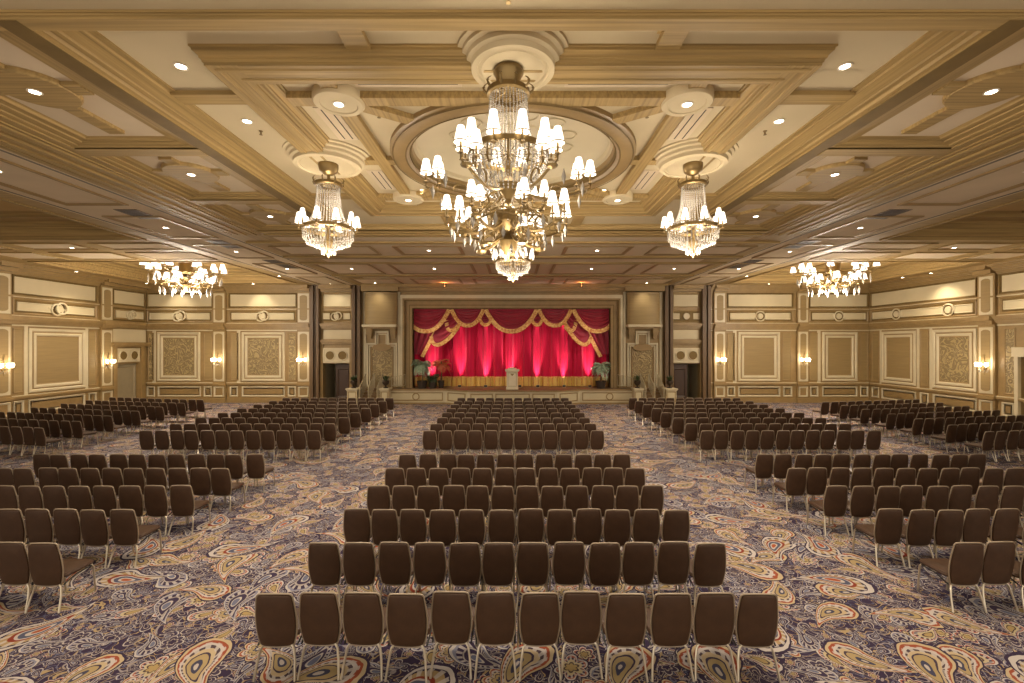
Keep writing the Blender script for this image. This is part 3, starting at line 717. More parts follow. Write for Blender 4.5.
# right wall
horizontals('right', Y0, YB, wr)
for (y0, y1) in ((20.6, 21.35), (15.2, 15.95), (9.8, 10.5), (4.4, 5.1)): pilaster('right', y0, y1, wr)
narrow('right', 27.25, 27.8, wr); bigpanel('right', 24.75, 27.05, wr); narrow('right', 24.0, 24.5, wr); bigpanel('right', 21.5, 23.75, wr, 'damask')
stile('right', 27.08, 27.2, wr); stile('right', 24.55, 24.7, wr); stile('right', 23.8, 23.95, wr); stile('right', 21.36, 21.46, wr)
for (a, b_) in ((27.25, 27.8), (24.75, 27.05), (24.0, 24.5), (21.5, 23.75), (19.9, 20.4)): dado('right', a, b_, wr)
upper('right', 21.5, 27.9, wr, 'disc', [22.9, 26.0]); narrow('right', 19.85, 20.3, wr, 'damask'); upper('right', 16.1, 20.5, wr, 'disc')
m_ = wmb('right'); wbox(m_, RD[1], RD[1]+.14, 0, 3.3, 0, .14); wbox(m_, RD[0]-.14, RD[0], 0, 3.3, 0, .14); wbox(m_, RD[0]-.2, RD[1]+.2, 3.0, 3.4, 0, .2); m_.build('door_casing', 'cream', wr)
m_ = wmb('right'); wbox(m_, RD[0], RD[1], 0, 3.0, -.3, -.18); wframe(m_, RD[0]+.1, RD[1]-.1, .2, 2.8, [(d_, n-.18) for d_, n in FRs])
struct(m_.build('door_4', 'creamp'), 'pale door in the right wall at the picture edge', 'door')
for base in (15.95, 10.5, 5.1):
    if base < 15: bigpanel('right', base+.8, base+3.9, wr); upper('right', base+.1, base+4.6, wr, 'disc'); dado('right', base+.8, base+3.9, wr)

# ------------------------------------------------------------------ stage
SZ = .9
stg = MB()
pts = [(-7.6, YB), (-7.6, 27.25), (-4.0, 27.25), (-2.6, 26.45), (2.55, 26.45), (3.95, 27.25), (7.6, 27.25), (7.6, YB)]
def prism(mb, pts, z0, z1, mi=None):
    n = len(pts); mb.add([(x, y, z0) for x, y in pts]+[(x, y, z1) for x, y in pts], [tuple(range(n)), tuple(range(n, 2*n))]+[(i, (i+1) % n, n+(i+1) % n, n+i) for i in range(n)], mi)
def offs(pts, o): return [(x*(1+o/7.6), y-(o if y < YB else 0)) for x, y in pts]
prism(stg, pts, 0, SZ-.1, 0); prism(stg, offs(pts, .07), SZ-.1, SZ-.03, 1); prism(stg, offs(pts, .02), SZ-.03, SZ, 2); prism(stg, offs(pts, .06), 0, .1, 1)
prism(stg, [(OX0-.3, YB), (OX1+.3, YB), (OX1+.3, YB+2.6), (OX0-.3, YB+2.6)], SZ-.2, SZ, 2)
stage = stg.build('stage_floor', ['cream', 'gold', 'stagef']); struct(stage, 'low stage platform with cream panelled front', 'stage')
for (x0, y0, x1, y1, md) in ((-7.4, 27.25, -4.1, 27.25, 1), (-3.9, 27.2, -2.7, 26.5, 0), (-2.5, 26.45, 2.45, 26.45, 0), (2.65, 26.5, 3.85, 27.2, 0), (4.05, 27.25, 7.4, 27.25, 1)):
    L_ = math.hypot(x1-x0, y1-y0); dx, dy = (x1-x0)/L_, (y1-y0)/L_; nx, ny = dy, -dx
    m_ = MB(); m_.T = lambda u, n, z, x0=x0, y0=y0, dx=dx, dy=dy, nx=nx, ny=ny: (x0+dx*u+nx*n, y0+dy*u+ny*n, z)
    segs = [(0.05, L_-.05)] if L_ < 4 else [(.05, L_*.27), (L_*.3, L_*.7), (L_*.73, L_-.05)]
    for (a, b_) in segs: wframe(m_, a, b_, .2, .7, [(0, .0), (0, .03), (.04, .035), (.06, .01)], 0, 1)
    if md: ring(m_, L_/2, .45, .19, .03, .03); 
    m_.build('front_panel', ['gold', 'creamp'], stage)
# backstage shell
bs = MB(); bs.box(OX0-.5, OX1+.5, YB+2.5, YB+2.6, 0, 7.5); bs.box(OX0-.6, OX0-.5, YB, YB+2.6, 0, 7.5); bs.box(OX1+.5, OX1+.6, YB, YB+2.6, 0, 7.5)
struct(bs.build('wall_stage', 'velvetd'), 'rear of the stage house behind the curtain', 'wall')

# curtain
CW = OX1-OX0
cur = MB(); NU, NV = 420, 14
def fold(x): return .13*sin(x*7.4+.9*sin(x*1.1)) + .05*sin(x*17.3+2*sin(x*.7))+.03*sin(x*29)
def cpt(u, v):
    x = OX0-.3+u*(CW+.6); z = SZ+.02+v*(OZ1+.4-SZ); return (x, 28.75+fold(x)*(1-.25*v), z)
cur.grid(cpt, NU, NV)
curtain = cur.build('stage_curtain', 'velvet', None, True)
tag(curtain, 'tall pleated crimson curtain closing the stage', 'curtain')
bd = MB(); bd.grid(lambda u, v: (lambda x: (x, 28.735+fold(x), SZ+.03+v*.55))(OX0-.3+u*(CW+.6)), NU, 3); bd.build('brocade_border', 'border', curtain, True)
bd = MB(); bd.grid(lambda u, v: (lambda x: (x, 28.72+fold(x), SZ+.56+v*.07))(OX0-.3+u*(CW+.6)), NU, 1); bd.build('border_braid', 'fringe', curtain, True)
# swags   crop coords: x/4.655+400, y/4.655+290
def cx(x): return PX(x/4.655+400, YB+.3)
def cz(y): return PZ(y/4.655+290, YB+.3)
val = empty('curtain_valance', (0, 28.3, 5.2)); tag(val, 'crimson swagged valance with gold fringe across the top of the stage', 'valance')
def swag(x0, y0, x1, y1, xm, ym, tx0, tx1, dy, fw=19, kt=85):
    """bottom edge from (x0,y0) to (x1,y1) sagging to (xm,ym); gathered to the top span tx0..tx1"""
    # quadratic-ish bottom curve through three points with rounded sag
    def bot(u):
        t = u; k = 4*t*(1-t)
        um = (xm-x0)/(x1-x0) if abs(x1-x0) > 1 else .5
        g = math.log(.5)/math.log(min(.9, max(.1, um))); tt = t**g if t > 0 else 0
        s_ = 1-abs(2*tt-1)**2.3
        yb = y0+(y1-y0)*t; ymid = y0+(y1-y0)*um
        return x0+(x1-x0)*t, yb+(ym-ymid)*s_
    def P(u, v):
        bx_, by_ = bot(u); tx = tx0+(tx1-tx0)*u
        x = tx+(bx_-tx)*v; y = kt+(by_-kt)*(v**1.0)
        bulge = sin(pi*min(1, max(0, u)))
        yy = 28.28+dy-.16*bulge*v-.045*bulge*sin(v*5.5*2*pi)-.02
        return (cx(x)-val.location.x, yy-val.location.y, cz(y)-val.location.z)
    m_ = MB(); m_.grid(P, 30, 40); o = m_.build('swag', 'velvetd', val, True)
    fr = MB()
    def Q(u, v):
        bx_, by_ = bot(u); e = .004
        ax, ay = bot(max(0, u-e)); cx_, cy_ = bot(min(1, u+e)); tx, ty = cx_-ax, cy_-ay; L_ = math.hypot(tx, ty) or 1
        nx_, ny_ = -ty/L_, tx/L_
        if ny_ < 0 and abs(ny_) > .3: nx_, ny_ = -nx_, -ny_
        bulge = sin(pi*u)
        return (cx(bx_+nx_*fw*(v-.15))-val.location.x, 28.27+dy-.18*bulge-.02-.01*sin(u*120)-val.location.y-.03, cz(by_+ny_*fw*(v-.15))-val.location.z)
    fr.grid(Q, 90, 3); fr.build('fringe', 'fringe', o, True)
def both(*a):
    swag(*a)
    x0, y0, x1, y1, xm, ym, t0, t1, dy = a[:9]; r = a[9:]
    swag(1036-x1, y1, 1036-x0, y0, 1036-xm, ym, 1036-t1, 1036-t0, dy, *r)
both(222, 140, 290, 130, 240, 182, 218, 262, .10, 17)
both(150, 215, 268, 165, 190, 245, 200, 262, .14, 17)
both(372, 112, 428, 112, 398, 158, 378, 425, .10, 15)
both(245, 88, 384, 88, 316, 160, 245, 384, .0, 18)
both(18, 88, 224, 88, 122, 186, 30, 224, -.02, 19)
swag(405, 88, 631, 88, 518, 186, 405, 631, .0, 20)
# side tails (jabots)
for s in (-1, 1):
    def mx_(x): return x if s < 0 else 1036-x
    m_ = MB(); g = MB()
    def J(u, v):
        # from the outer edge to the diagonal fringe line
        xl = 56; y = 100+v*200; xr = 205-(y-100)*.53 if y > 100 else 205
        x = xl+(xr-xl)*u
        return (cx(mx_(x))-val.location.x, 28.45-.05*sin(u*18)-val.location.y, cz(y)-val.location.z)
    m_.grid(J, 24, 8); o = m_.build('tail', 'velvetd', val, True)
    def G(u, v):
        y = 130+u*178; x = 205-(y-100)*.53-2+v*16
        return (cx(mx_(x))-val.location.x, 28.40-val.location.y, cz(y+v*6)-val.location.z)
    g.grid(G, 40, 2); g.build('fringe', 'fringe', o, True)
# added footlights, housings and beams, to throw tall columns of light up the curtain
def footlight(x, k):
    o = empty('added_footlight', (x, 28.0, SZ)); tag(o, 'added black footlight on the stage floor, %s from the left' % ordn(k), 'stage light', 'added footlights before the curtain')
    q = MB(); q.box(-.09, .09, -.05, .05, .05, .16); q.build('housing', 'rubber', o, bevel=.01)
    q = MB(); q.box(-.11, -.09, -.02, .02, 0, .13); q.box(.09, .11, -.02, .02, 0, .13); q.box(-.11, .11, -.02, .02, 0, .02); q.build('yoke', 'iron', o)
    q = MB(); q.box(-.07, .07, -.03, .04, .16, .165); q.build('lens', 'chrome', o)
for k, x in enumerate((145, 280, 400, 512, 640, 762, 880)):
    xx = cx(x); 
    if x == 512: xx += .6
    footlight(xx, k)
    dv = Vector((cx(x), 28.75, 3.3))-Vector((xx, 28.0, SZ+.2))
    l_ = lamp('added_footlight_beam', 'SPOT', (xx, 28.0, SZ+.2), 520*(1.3 if x == 512 else 1), (1, .70, .72), .03, None, R(86), .8)
    l_.rotation_euler = dv.to_track_quat('-Z', 'Y').to_euler(); l_.scale = (.30, 1, 1)
    l_ = lamp('valance_downlight', 'SPOT', (cx(x), 28.50, OZ1-.25), 200, (1, .72, .70), .05, (R(4), 0, 0), R(40), .9); l_.scale = (.5, 1, 1)
for x in (-5, -1.8, 1.8, 5):  # added fill spots without fixtures, to brighten the curtain
    l_ = lamp('stage_fill_spot', 'SPOT', (x, 24.6, ZS-.06), 420, (1, .88, .76), .1, None, R(44), .9)
    l_.rotation_euler = (Vector((x*.8, 28.6, 2.2))-Vector((x, 24.6, ZS-.06))).to_track_quat('-Z', 'Y').to_euler()

for s_, nm in ((-1, 'left'), (1, 'right')):
    o = empty('stage_spotlight', (s_*3.95, 26.6, ZS)); tag(o, 'small orange stage spotlight at the ceiling before the %s of the proscenium' % nm, 'stage light')
    q = MB(); q.tube([(0, 0, 0), (0, 0, -.12)], .015, 6); q.build('bracket', 'iron', o)
    q = MB(); q.lathe([(0, -.1), (.06, -.1), (.08, -.26), (.07, -.26), (0, -.24)], n=14); q.build('can', 'rubber', o, True)
    lamp('stage_spotlight_glow', 'POINT', (s_*3.95, 26.45, ZS-.16), 16, (1, .32, .08), .05)
# podium
pd = empty('podium', (PX(512.2, 27.1), 27.1, SZ)); tag(pd, 'ivory lectern standing at the centre of the stage', 'lectern')
m_ = MB(); m_.box(-.36, .36, -.25, .25, 0, .08); m_.box(-.33, .33, -.22, .22, .08, 1.08); m_.build('body', 'podium', pd, bevel=.01)
m_ = MB(); m_.box(-.42, .42, -.3, .3, 1.08, 1.17); m_.box(-.38, .38, -.26, .26, 1.04, 1.08); m_.box(-.26, .26, -.24, .2, 1.17, 1.24); m_.box(-.12, .12, -.2, .1, 1.24, 1.29); m_.build('top', 'podium', pd, bevel=.01)
m_ = MB(); m_.T = lambda u, n, z: (u, -.22-n, z); wframe(m_, -.27, .27, .16, 1.0, [(0, 0), (0, .02), (.03, .025), (.05, .005)]); m_.build('front_panel', 'cream', pd)
m_ = MB(); m_.T = lambda u, n, z: (u, -.225-n, z); disc(m_, 0, .86, .06, 0, .02); disc(m_, -.07, .9, .03, 0, .02); disc(m_, .07, .9, .03, 0, .02); m_.build('emblem', 'brass', pd)

# palms
def frond(mb, base, az, L_, rise, droop, lw):
    P = []
    for i in range(9):
        t = i/8; r = L_*t*(1-.15*t); z = rise*t-droop*t*t
        P.append(Vector((base[0]+r*cos(az), base[1]+r*sin(az), base[2]+z)))
    mb.tube(P, [.012*(1-.8*i/8) for i in range(9)], 4)
    side = Vector((-sin(az), cos(az), 0))
    for i in range(1, 17):
        t = i/17; k = t*8; j = int(k); p = P[j].lerp(P[min(8, j+1)], k-j); dr = (P[min(8, j+1)]-P[j]).normalized()
        ll = lw*sin(pi*(.12+.85*t))+.05
        for s in (-1, 1):
            tip = p+side*s*ll*.8+dr*ll*.6+Vector((0, 0, -.35*ll)); mid = p.lerp(tip, .5)+Vector((0, 0, .06*ll)); wv = dr*.028
            mb.add([p, mid+wv, tip, mid-wv], [(0, 1, 2), (0, 2, 3)])
def palm(name, label, loc, h, spread, mat_, n=17, group=None, seed=1, potd=.32):
    rnd = random.Random(seed)
    t = empty(name, loc); tag(t, label, 'plant', group)
    q = MB(); q.lathe([(.0, 0), (potd*.75, 0), (potd, .42), (potd*1.06, .45), (potd*.95, .45), (potd*.9, .38), (0, .38)], n=20); q.build('pot', 'pot', t, True)
    q = MB(); q.tube([(0, 0, .38), (.03, 0, h*.45), (0, .02, h*.8)], [.06, .045, .04], 8); q.build('trunk', 'bark', t, True)
    q = MB()
    for i in range(n):
        a = 2*pi*i/n*2.6+rnd.random(); e = rnd.random()
        frond(q, (0, 0, h*(.62+.2*rnd.random())), a, spread*(.7+.3*rnd.random()), .35+.45*e, .55+.5*(1-e), .3)
    q.build('foliage', mat_, t)
    return t
palm('potted_palm', 'grey green potted palm at the left end of the stage', (PX(422, 27.55), 27.6, SZ), 1.85, .80, 'leaf', 24, seed=3)
palm('potted_palm', 'rust coloured potted palm beside the green one on the stage', (PX(441, 27.9)+0, 27.95, SZ), 2.0, .72, 'leafr', 13, seed=8, potd=.2)
palm('potted_palm', 'grey green potted palm at the right end of the stage', (PX(601, 27.55), 27.6, SZ), 1.75, .68, 'leaf', 22, seed=5)
palm('potted_palm', 'small low potted palm tucked behind the left stage palm', (PX(433, 27.6), 27.55, SZ), .7, .36, 'leafd', 12, seed=11, potd=.22)

# pedestals, urns, stairs, railings
for side, (pa, pb, c1) in (('left', ((348, 359.5), (381, 390.5), 1)), ('right', ((664, 675.5), (632.5, 642), -1))):
    for k, (x0, x1) in enumerate((pa, pb)):
        dd = 26.9; u0, u1 = PX(x0, dd), PX(x1, dd); cxx = (u0+u1)/2
        t = empty('pedestal', (cxx, dd, 0)); tag(t, 'cream pedestal %s the %s stage stairs' % ('at the outer side of' if k == 0 else 'at the stage side of', side), 'pedestal')
        w_ = (u1-u0)/2
        q = MB(); q.box(-w_*.85, w_*.85, -.3, .3, 0, .92); q.box(-w_, w_, -.36, .36, 0, .12); q.build('shaft', 'creamp', t)
        q = MB(); q.box(-w_*1.05, w_*1.05, -.38, .38, .92, .98); q.box(-w_*.95, w_*.95, -.34, .34, .86, .92); q.build('cap', 'cream', t)
        q = MB(); q.T = lambda u, n, z: (u, -.3-n, z); wframe(q, -w_*.7, w_*.7, .2, .8, [(0, 0), (0, .02), (.03, .02), (.04, .0)]); q.build('front_panel', 'gold', t)
        un = empty('urn_planter', (cxx, dd, .98)); tag(un, 'bronze urn with dark foliage on the %s pedestal by the %s stairs' % ('outer' if k == 0 else 'inner', side), 'urn')
        q = MB(); q.lathe([(0, 0), (.14, 0), (.14, .04), (.05, .08), (.05, .14), (.17, .24), (.21, .36), (.17, .42), (.22, .46), (.19, .46), (0, .42)], n=20); q.build('bowl', 'urn', un, True)
        q = MB(); rnd = random.Random(k*7+c1)
        for i in range(26):
            a = rnd.random()*6.28; r = .22*rnd.random(); hgt = .14+.2*rnd.random()
            p = Vector((r*.4*cos(a), r*.4*sin(a), .44)); tip = Vector((r*1.3*cos(a), r*1.3*sin(a), .46+hgt)); m2 = p.lerp(tip, .6); sd = Vector((-sin(a), cos(a), 0))*.045
            q.add([p, m2+sd, tip, m2-sd], [(0, 1, 2), (0, 2, 3)])
        q.build('foliage', 'leafd', un)
    xs = sorted((PX(pa[1] if c1 > 0 else pa[0], 26.9), PX(pb[0] if c1 > 0 else pb[1], 26.9)))
    q = MB()
    for i in range(5): q.box(xs[0], xs[1], 26.6+i*.26, 27.86, .0 if i == 0 else i*.18-.001, (i+1)*.18)
    tag(q.build('staircase', 'stagef'), 'short stairs up to the %s end of the stage' % side, 'stairs')
    # railings
    rw = empty('handrail', (0, 0, 0)); tag(rw, 'ornate metal stair railings at the %s end of the stage' % side, 'railing')
    for j, xx in enumerate((xs[0]+.12, (xs[0]+xs[1])/2, xs[1]-.12)):
        q = MB(); pth = [(xx, 26.55, 0), (xx, 26.55, 1.05), (xx, 26.62, 1.12), (xx, 27.7, 1.75), (xx, 27.72, .9)]
        q.tube(pth, .034, 6)
        for i in range(1, 6):
            y = 26.62+i*.19; q.tube([(xx, y, .18+.12*i), (xx, y, 1.12+(y-26.62)*.58)], .02, 5)
        q.tube([(xx-.0, 26.5, .06), (xx, 26.62, .3), (xx, 26.5, .6), (xx, 26.42, .9)], .016, 5)
        q.build('railing', 'iron', rw, True)
    q = MB(); xa = PX(392, 27.6) if c1 > 0 else PX(632, 27.6); xb = PX(405.5, 27.6) if c1 > 0 else PX(617, 27.6)
    z0 = SZ+.02
    q.tube([(xa, 27.5, z0), (xa, 27.5, z0+.62), (xb, 27.5, z0+.82), (xb, 27.5, z0+.15)], .022, 6); q.tube([(xa, 27.5, z0+.15), (xb, 27.5, z0+.15)], .014, 5)
    for i in range(1, 7):
        t_ = i/7; xx = xa+(xb-xa)*t_; q.tube([(xx-.03, 27.5, z0+.15), (xx+.03, 27.5, z0+.4), (xx, 27.5, z0+.62+.2*t_)], .012, 5)
    o = q.build('railing', 'iron', rw, True)

# ------------------------------------------------------------------ sconces
def make_sconce():
    t = empty('wall_sconce')
    q = MB(); q.T = lambda u, n, z: (u, -n, z); disc(q, 0, 0, .16, 0, .04, ru=.09); q.tube([(0, .03, .1), (0, .06, .55), (0, .05, .62)], [.02, .014, .004], 6); q.tube([(0, .03, -.1), (0, .05, -.38)], [.02, .006], 6)
    q.build('backplate', 'brass', t, True)
    for i, a in enumerate((-1, 0, 1)):
        q = MB(); P = [(a*.22*s_, -.05-(.20 if a == 0 else .13)*s_, -.06*sin(s_*pi)) for s_ in [j/6 for j in range(7)]]; q.tube(P, .012, 6)
        e = P[-1]; q.lathe([(.0, -.02), (.045, 0), (.02, .02)], e, 8); q.build('arm', 'brass', t, True)
        q = MB(); q.lathe([(.03, .02), (.06, .06), (.07, .15), (.05, .2), (0, .2)], e, 12); q.build('glass_cup', 'bulb', t, True)
    q = MB()
    for i in range(14):
        a = pi*i/13; q.octa((.2*cos(a), -.06-.12*sin(a), -.13-.05*(i % 3)), .02, .05)
    q.build('crystal_drops', 'crystal', t)
    return t
sc0 = make_sconce(); first = True
SC = [((bu(219.5), YB-.17, 2.5), 0, 'end wall, between the two left damask panels'), ((bu(304), YB-.17, 2.5), 0, 'end wall, on the pilaster beside the left partition post'),
      ((bu(719), YB-.17, 2.5), 0, 'end wall, on the pilaster beside the right partition post'), ((bu(802), YB-.17, 2.5), 0, 'end wall, between the two plain right panels'),
      ((XL+.17, 25.1, 2.5), pi/2, 'left side wall, next to the taupe door'), ((XL+.17, 19.95, 2.5), pi/2, 'left side wall at the picture edge'),
      ((XR-.17, 20.97, 2.5), -pi/2, 'right side wall beside the pale door'), ((XL+.17, 14.6, 2.5), pi/2, 'left side wall, nearer than the picture edge'), ((XR-.17, 15.6, 2.5), -pi/2, 'right side wall, nearer than the pale door')]
for loc, rz, lab in SC:
    t = sc0 if first else copy_tree(sc0); first = False
    t.location = loc; t.rotation_euler = (0, 0, rz)
    tag(t, 'lit brass crystal wall sconce, ' + (lab or 'further along the side walls outside the picture'), 'wall lamp', 'crystal wall sconces')
    nx = Vector((sin(rz), -cos(rz), 0)) if rz else Vector((0, -1, 0))
    p = Vector(loc)+nx*.30+Vector((0, 0, .12)); lamp('sconce_glow', 'POINT', p, 34, (1, .8, .58), .12)

# ------------------------------------------------------------------ chandeliers
def strand(q, P0, P1, sag, n, r):
    for i in range(n+1):
        t = i/n; p = Vector(P0).lerp(Vector(P1), t); p.z -= sag*4*t*(1-t); q.octa(p, r, r*1.3)
def shade_part(t, x, y, z, rt, rb, hh, arm=None):
    q = MB(); q.lathe([(rb, 0), (rt, hh), (rt*.55, hh+.01)], (x, y, z), 14); s_ = q.build('lamp_shade', 'shade', t, True)
    q = MB(); q.lathe([(0, -.02), (rb*.5, -.015), (rb*.35, .0), (.014, .01), (.014, hh*.6)], (x, y, z-.10), 8); q.lathe([(rb+.002, 0), (rb+.004, .012)], (x, y, z), 14); q.build('candle', 'brass', s_, True)
def arm_part(t, a, r0, z0, r1, z1, dip, rad=.016, curl=True):
    P = []
    for i in range(13):
        s_ = i/12; r = r0+(r1-r0)*s_; z = z0+(z1-z0)*s_**2 - dip*sin(pi*s_)*(1-.3*s_)
        P.append((r*cos(a), r*sin(a), z))
    q = MB(); q.tube(P, rad, 6)
    if curl:
        c = Vector(P[7]); q.tube([(c.x+.09*cos(b_)*cos(a), c.y+.09*cos(b_)*sin(a), c.z+.09+.09*sin(b_)) for b_ in [k*pi/5 for k in range(9)]], rad*.7, 5)
        q.lathe([(0, -.05), (.06, -.03), (.07, 0), (0, .01)], P[-1], 8)
    return q.build('arm', 'brass', t, True)
def pendant(q, x, y, z, L_=.16, r=.03): q.octa((x, y, z-L_/2), r, L_/2)

def small_chandelier(x, y, label):
    zc = ZS-.01
    t = empty('chandelier', (x, y, zc)); tag(t, label, 'chandelier', 'crystal basket chandeliers')
    q = MB(); q.lathe([(0, 0), (.19, 0), (.19, -.06), (.17, -.14), (.09, -.2), (.03, -.22), (.03, -.4), (0, -.4)], n=24); q.build('canopy', 'brass', t, True)
    q = MB(); q.lathe([(.24, -.40), (.27, -.38), (.27, -.43), (.24, -.45), (.24, -.40)], n=24)
    for i in range(8): a = i*pi/4; q.tube([((.26+.05*sin(k*.8))*cos(a), (.26+.05*sin(k*.8))*sin(a), -.41+.035*k) for k in range(5)], [.016, .014, .011, .008, .004], 5); q.octa((.30*cos(a), .30*sin(a), -.33), .02)
    for i in range(4): a = i*pi/2; q.tube([(0, 0, -.38), (.24*cos(a), .24*sin(a), -.42)], .012, 5)
    q.build('crown', 'brass', t, True)
    q = MB()
    for i in range(30):
        a = 2*pi*i/30
        for j in range(22): s_ = j/21; r = .21+.05*s_+.18*s_**4; q.octa((r*cos(a), r*sin(a), -.45-.80*s_), .013, .019)
    o = q.build('crystal_column', 'crystal', t); o['kind'] = 'stuff'
    q = MB(); q.lathe([(.47, -1.32), (.50, -1.31), (.50, -1.25), (.47, -1.26), (.47, -1.32)], n=48)
    for i in range(10): a = i*2*pi/10; q.tube([(0, 0, -1.28), (.48*cos(a), .48*sin(a), -1.28)], .008, 4)
    q.build('hoop', 'brass', t, True)
    q = MB()
    for k, (r0, z0, r1, z1) in enumerate(((.48, -1.33, .47, -1.48), (.47, -1.42, .41, -1.58), (.40, -1.54, .27, -1.64), (.27, -1.62, .12, -1.70))):
        n = 44-8*k
        for i in range(n):
            a = 2*pi*(i+.5*(k % 2))/n
            for j in range(5): s_ = j/4; r = r0+(r1-r0)*s_; q.octa((r*cos(a), r*sin(a), z0+(z1-z0)*s_), .014, .024)
    for i in range(12): a = i*pi/6; pendant(q, .13*cos(a), .13*sin(a), -1.68, .12, .02)
    o = q.build('crystal_basket', 'crystal', t); o['kind'] = 'stuff'
    q = MB(); q.lathe([(0, -1.2), (.03, -1.25), (.05, -1.45), (.10, -1.55), (.03, -1.72), (.05, -1.78), (.0, -1.86)], n=14); q.build('finial', 'brass', t, True)
    for i in range(10):
        a = 2*pi*(i+.5)/10; arm_part(t, a, .48, -1.30, .54, -1.27, .04, .012, False); shade_part(t, .54*cos(a), .54*sin(a), -1.20, .036, .075, .20)
    lamp('chandelier_glow', 'POINT', (x, y, zc-1.05), 16, WARM, .18)
    lamp('chandelier_uplight', 'POINT', (x, y, zc-.72), 8, WARM, .15)
    lamp('chandelier_underglow', 'POINT', (x, y, zc-2.0), 300, WARM, .35)
    return t
small_chandelier(-3.67, 9.15, 'crystal basket chandelier with ten shades hanging left of the big tiered chandelier')
small_chandelier(3.58, 9.15, 'crystal basket chandelier with ten shades hanging right of the big tiered chandelier')
small_chandelier(0, 12.7, 'smallest looking crystal basket chandelier, hanging just below and behind the big one')

def tier(t, n, r, z, per, rt, rb, hh, r0, z0, dip, ph=0, spread=.13):
    for i in range(n):
        a = 2*pi*(i+ph)/n
        arm_part(t, a, r0, z0, r, z-.2, dip, .02)
        for k in range(per):
            if per == 1: ox = oy = 0
            else: b_ = a+2*pi*k/per; ox, oy = spread*cos(b_), spread*sin(b_)
            X_, Y_ = r*cos(a)+ox, r*sin(a)+oy
            q = MB(); q.tube([(r*cos(a), r*sin(a), z-.22), (X_, Y_, z-.18), (X_, Y_, z-.08)], .010, 5); q.build('branch', 'brass', t, True)
            shade_part(t, X_, Y_, z, rt, rb, hh)
def tier_pendants(t, specs):
    q = MB()
    for (n, r, z, L_) in specs:
        for i in range(n): a = 2*pi*i/n+.2; pendant(q, r*cos(a), r*sin(a), z, L_, .028)
    o = q.build('crystal_pendants', 'crystal', t); o['kind'] = 'stuff'

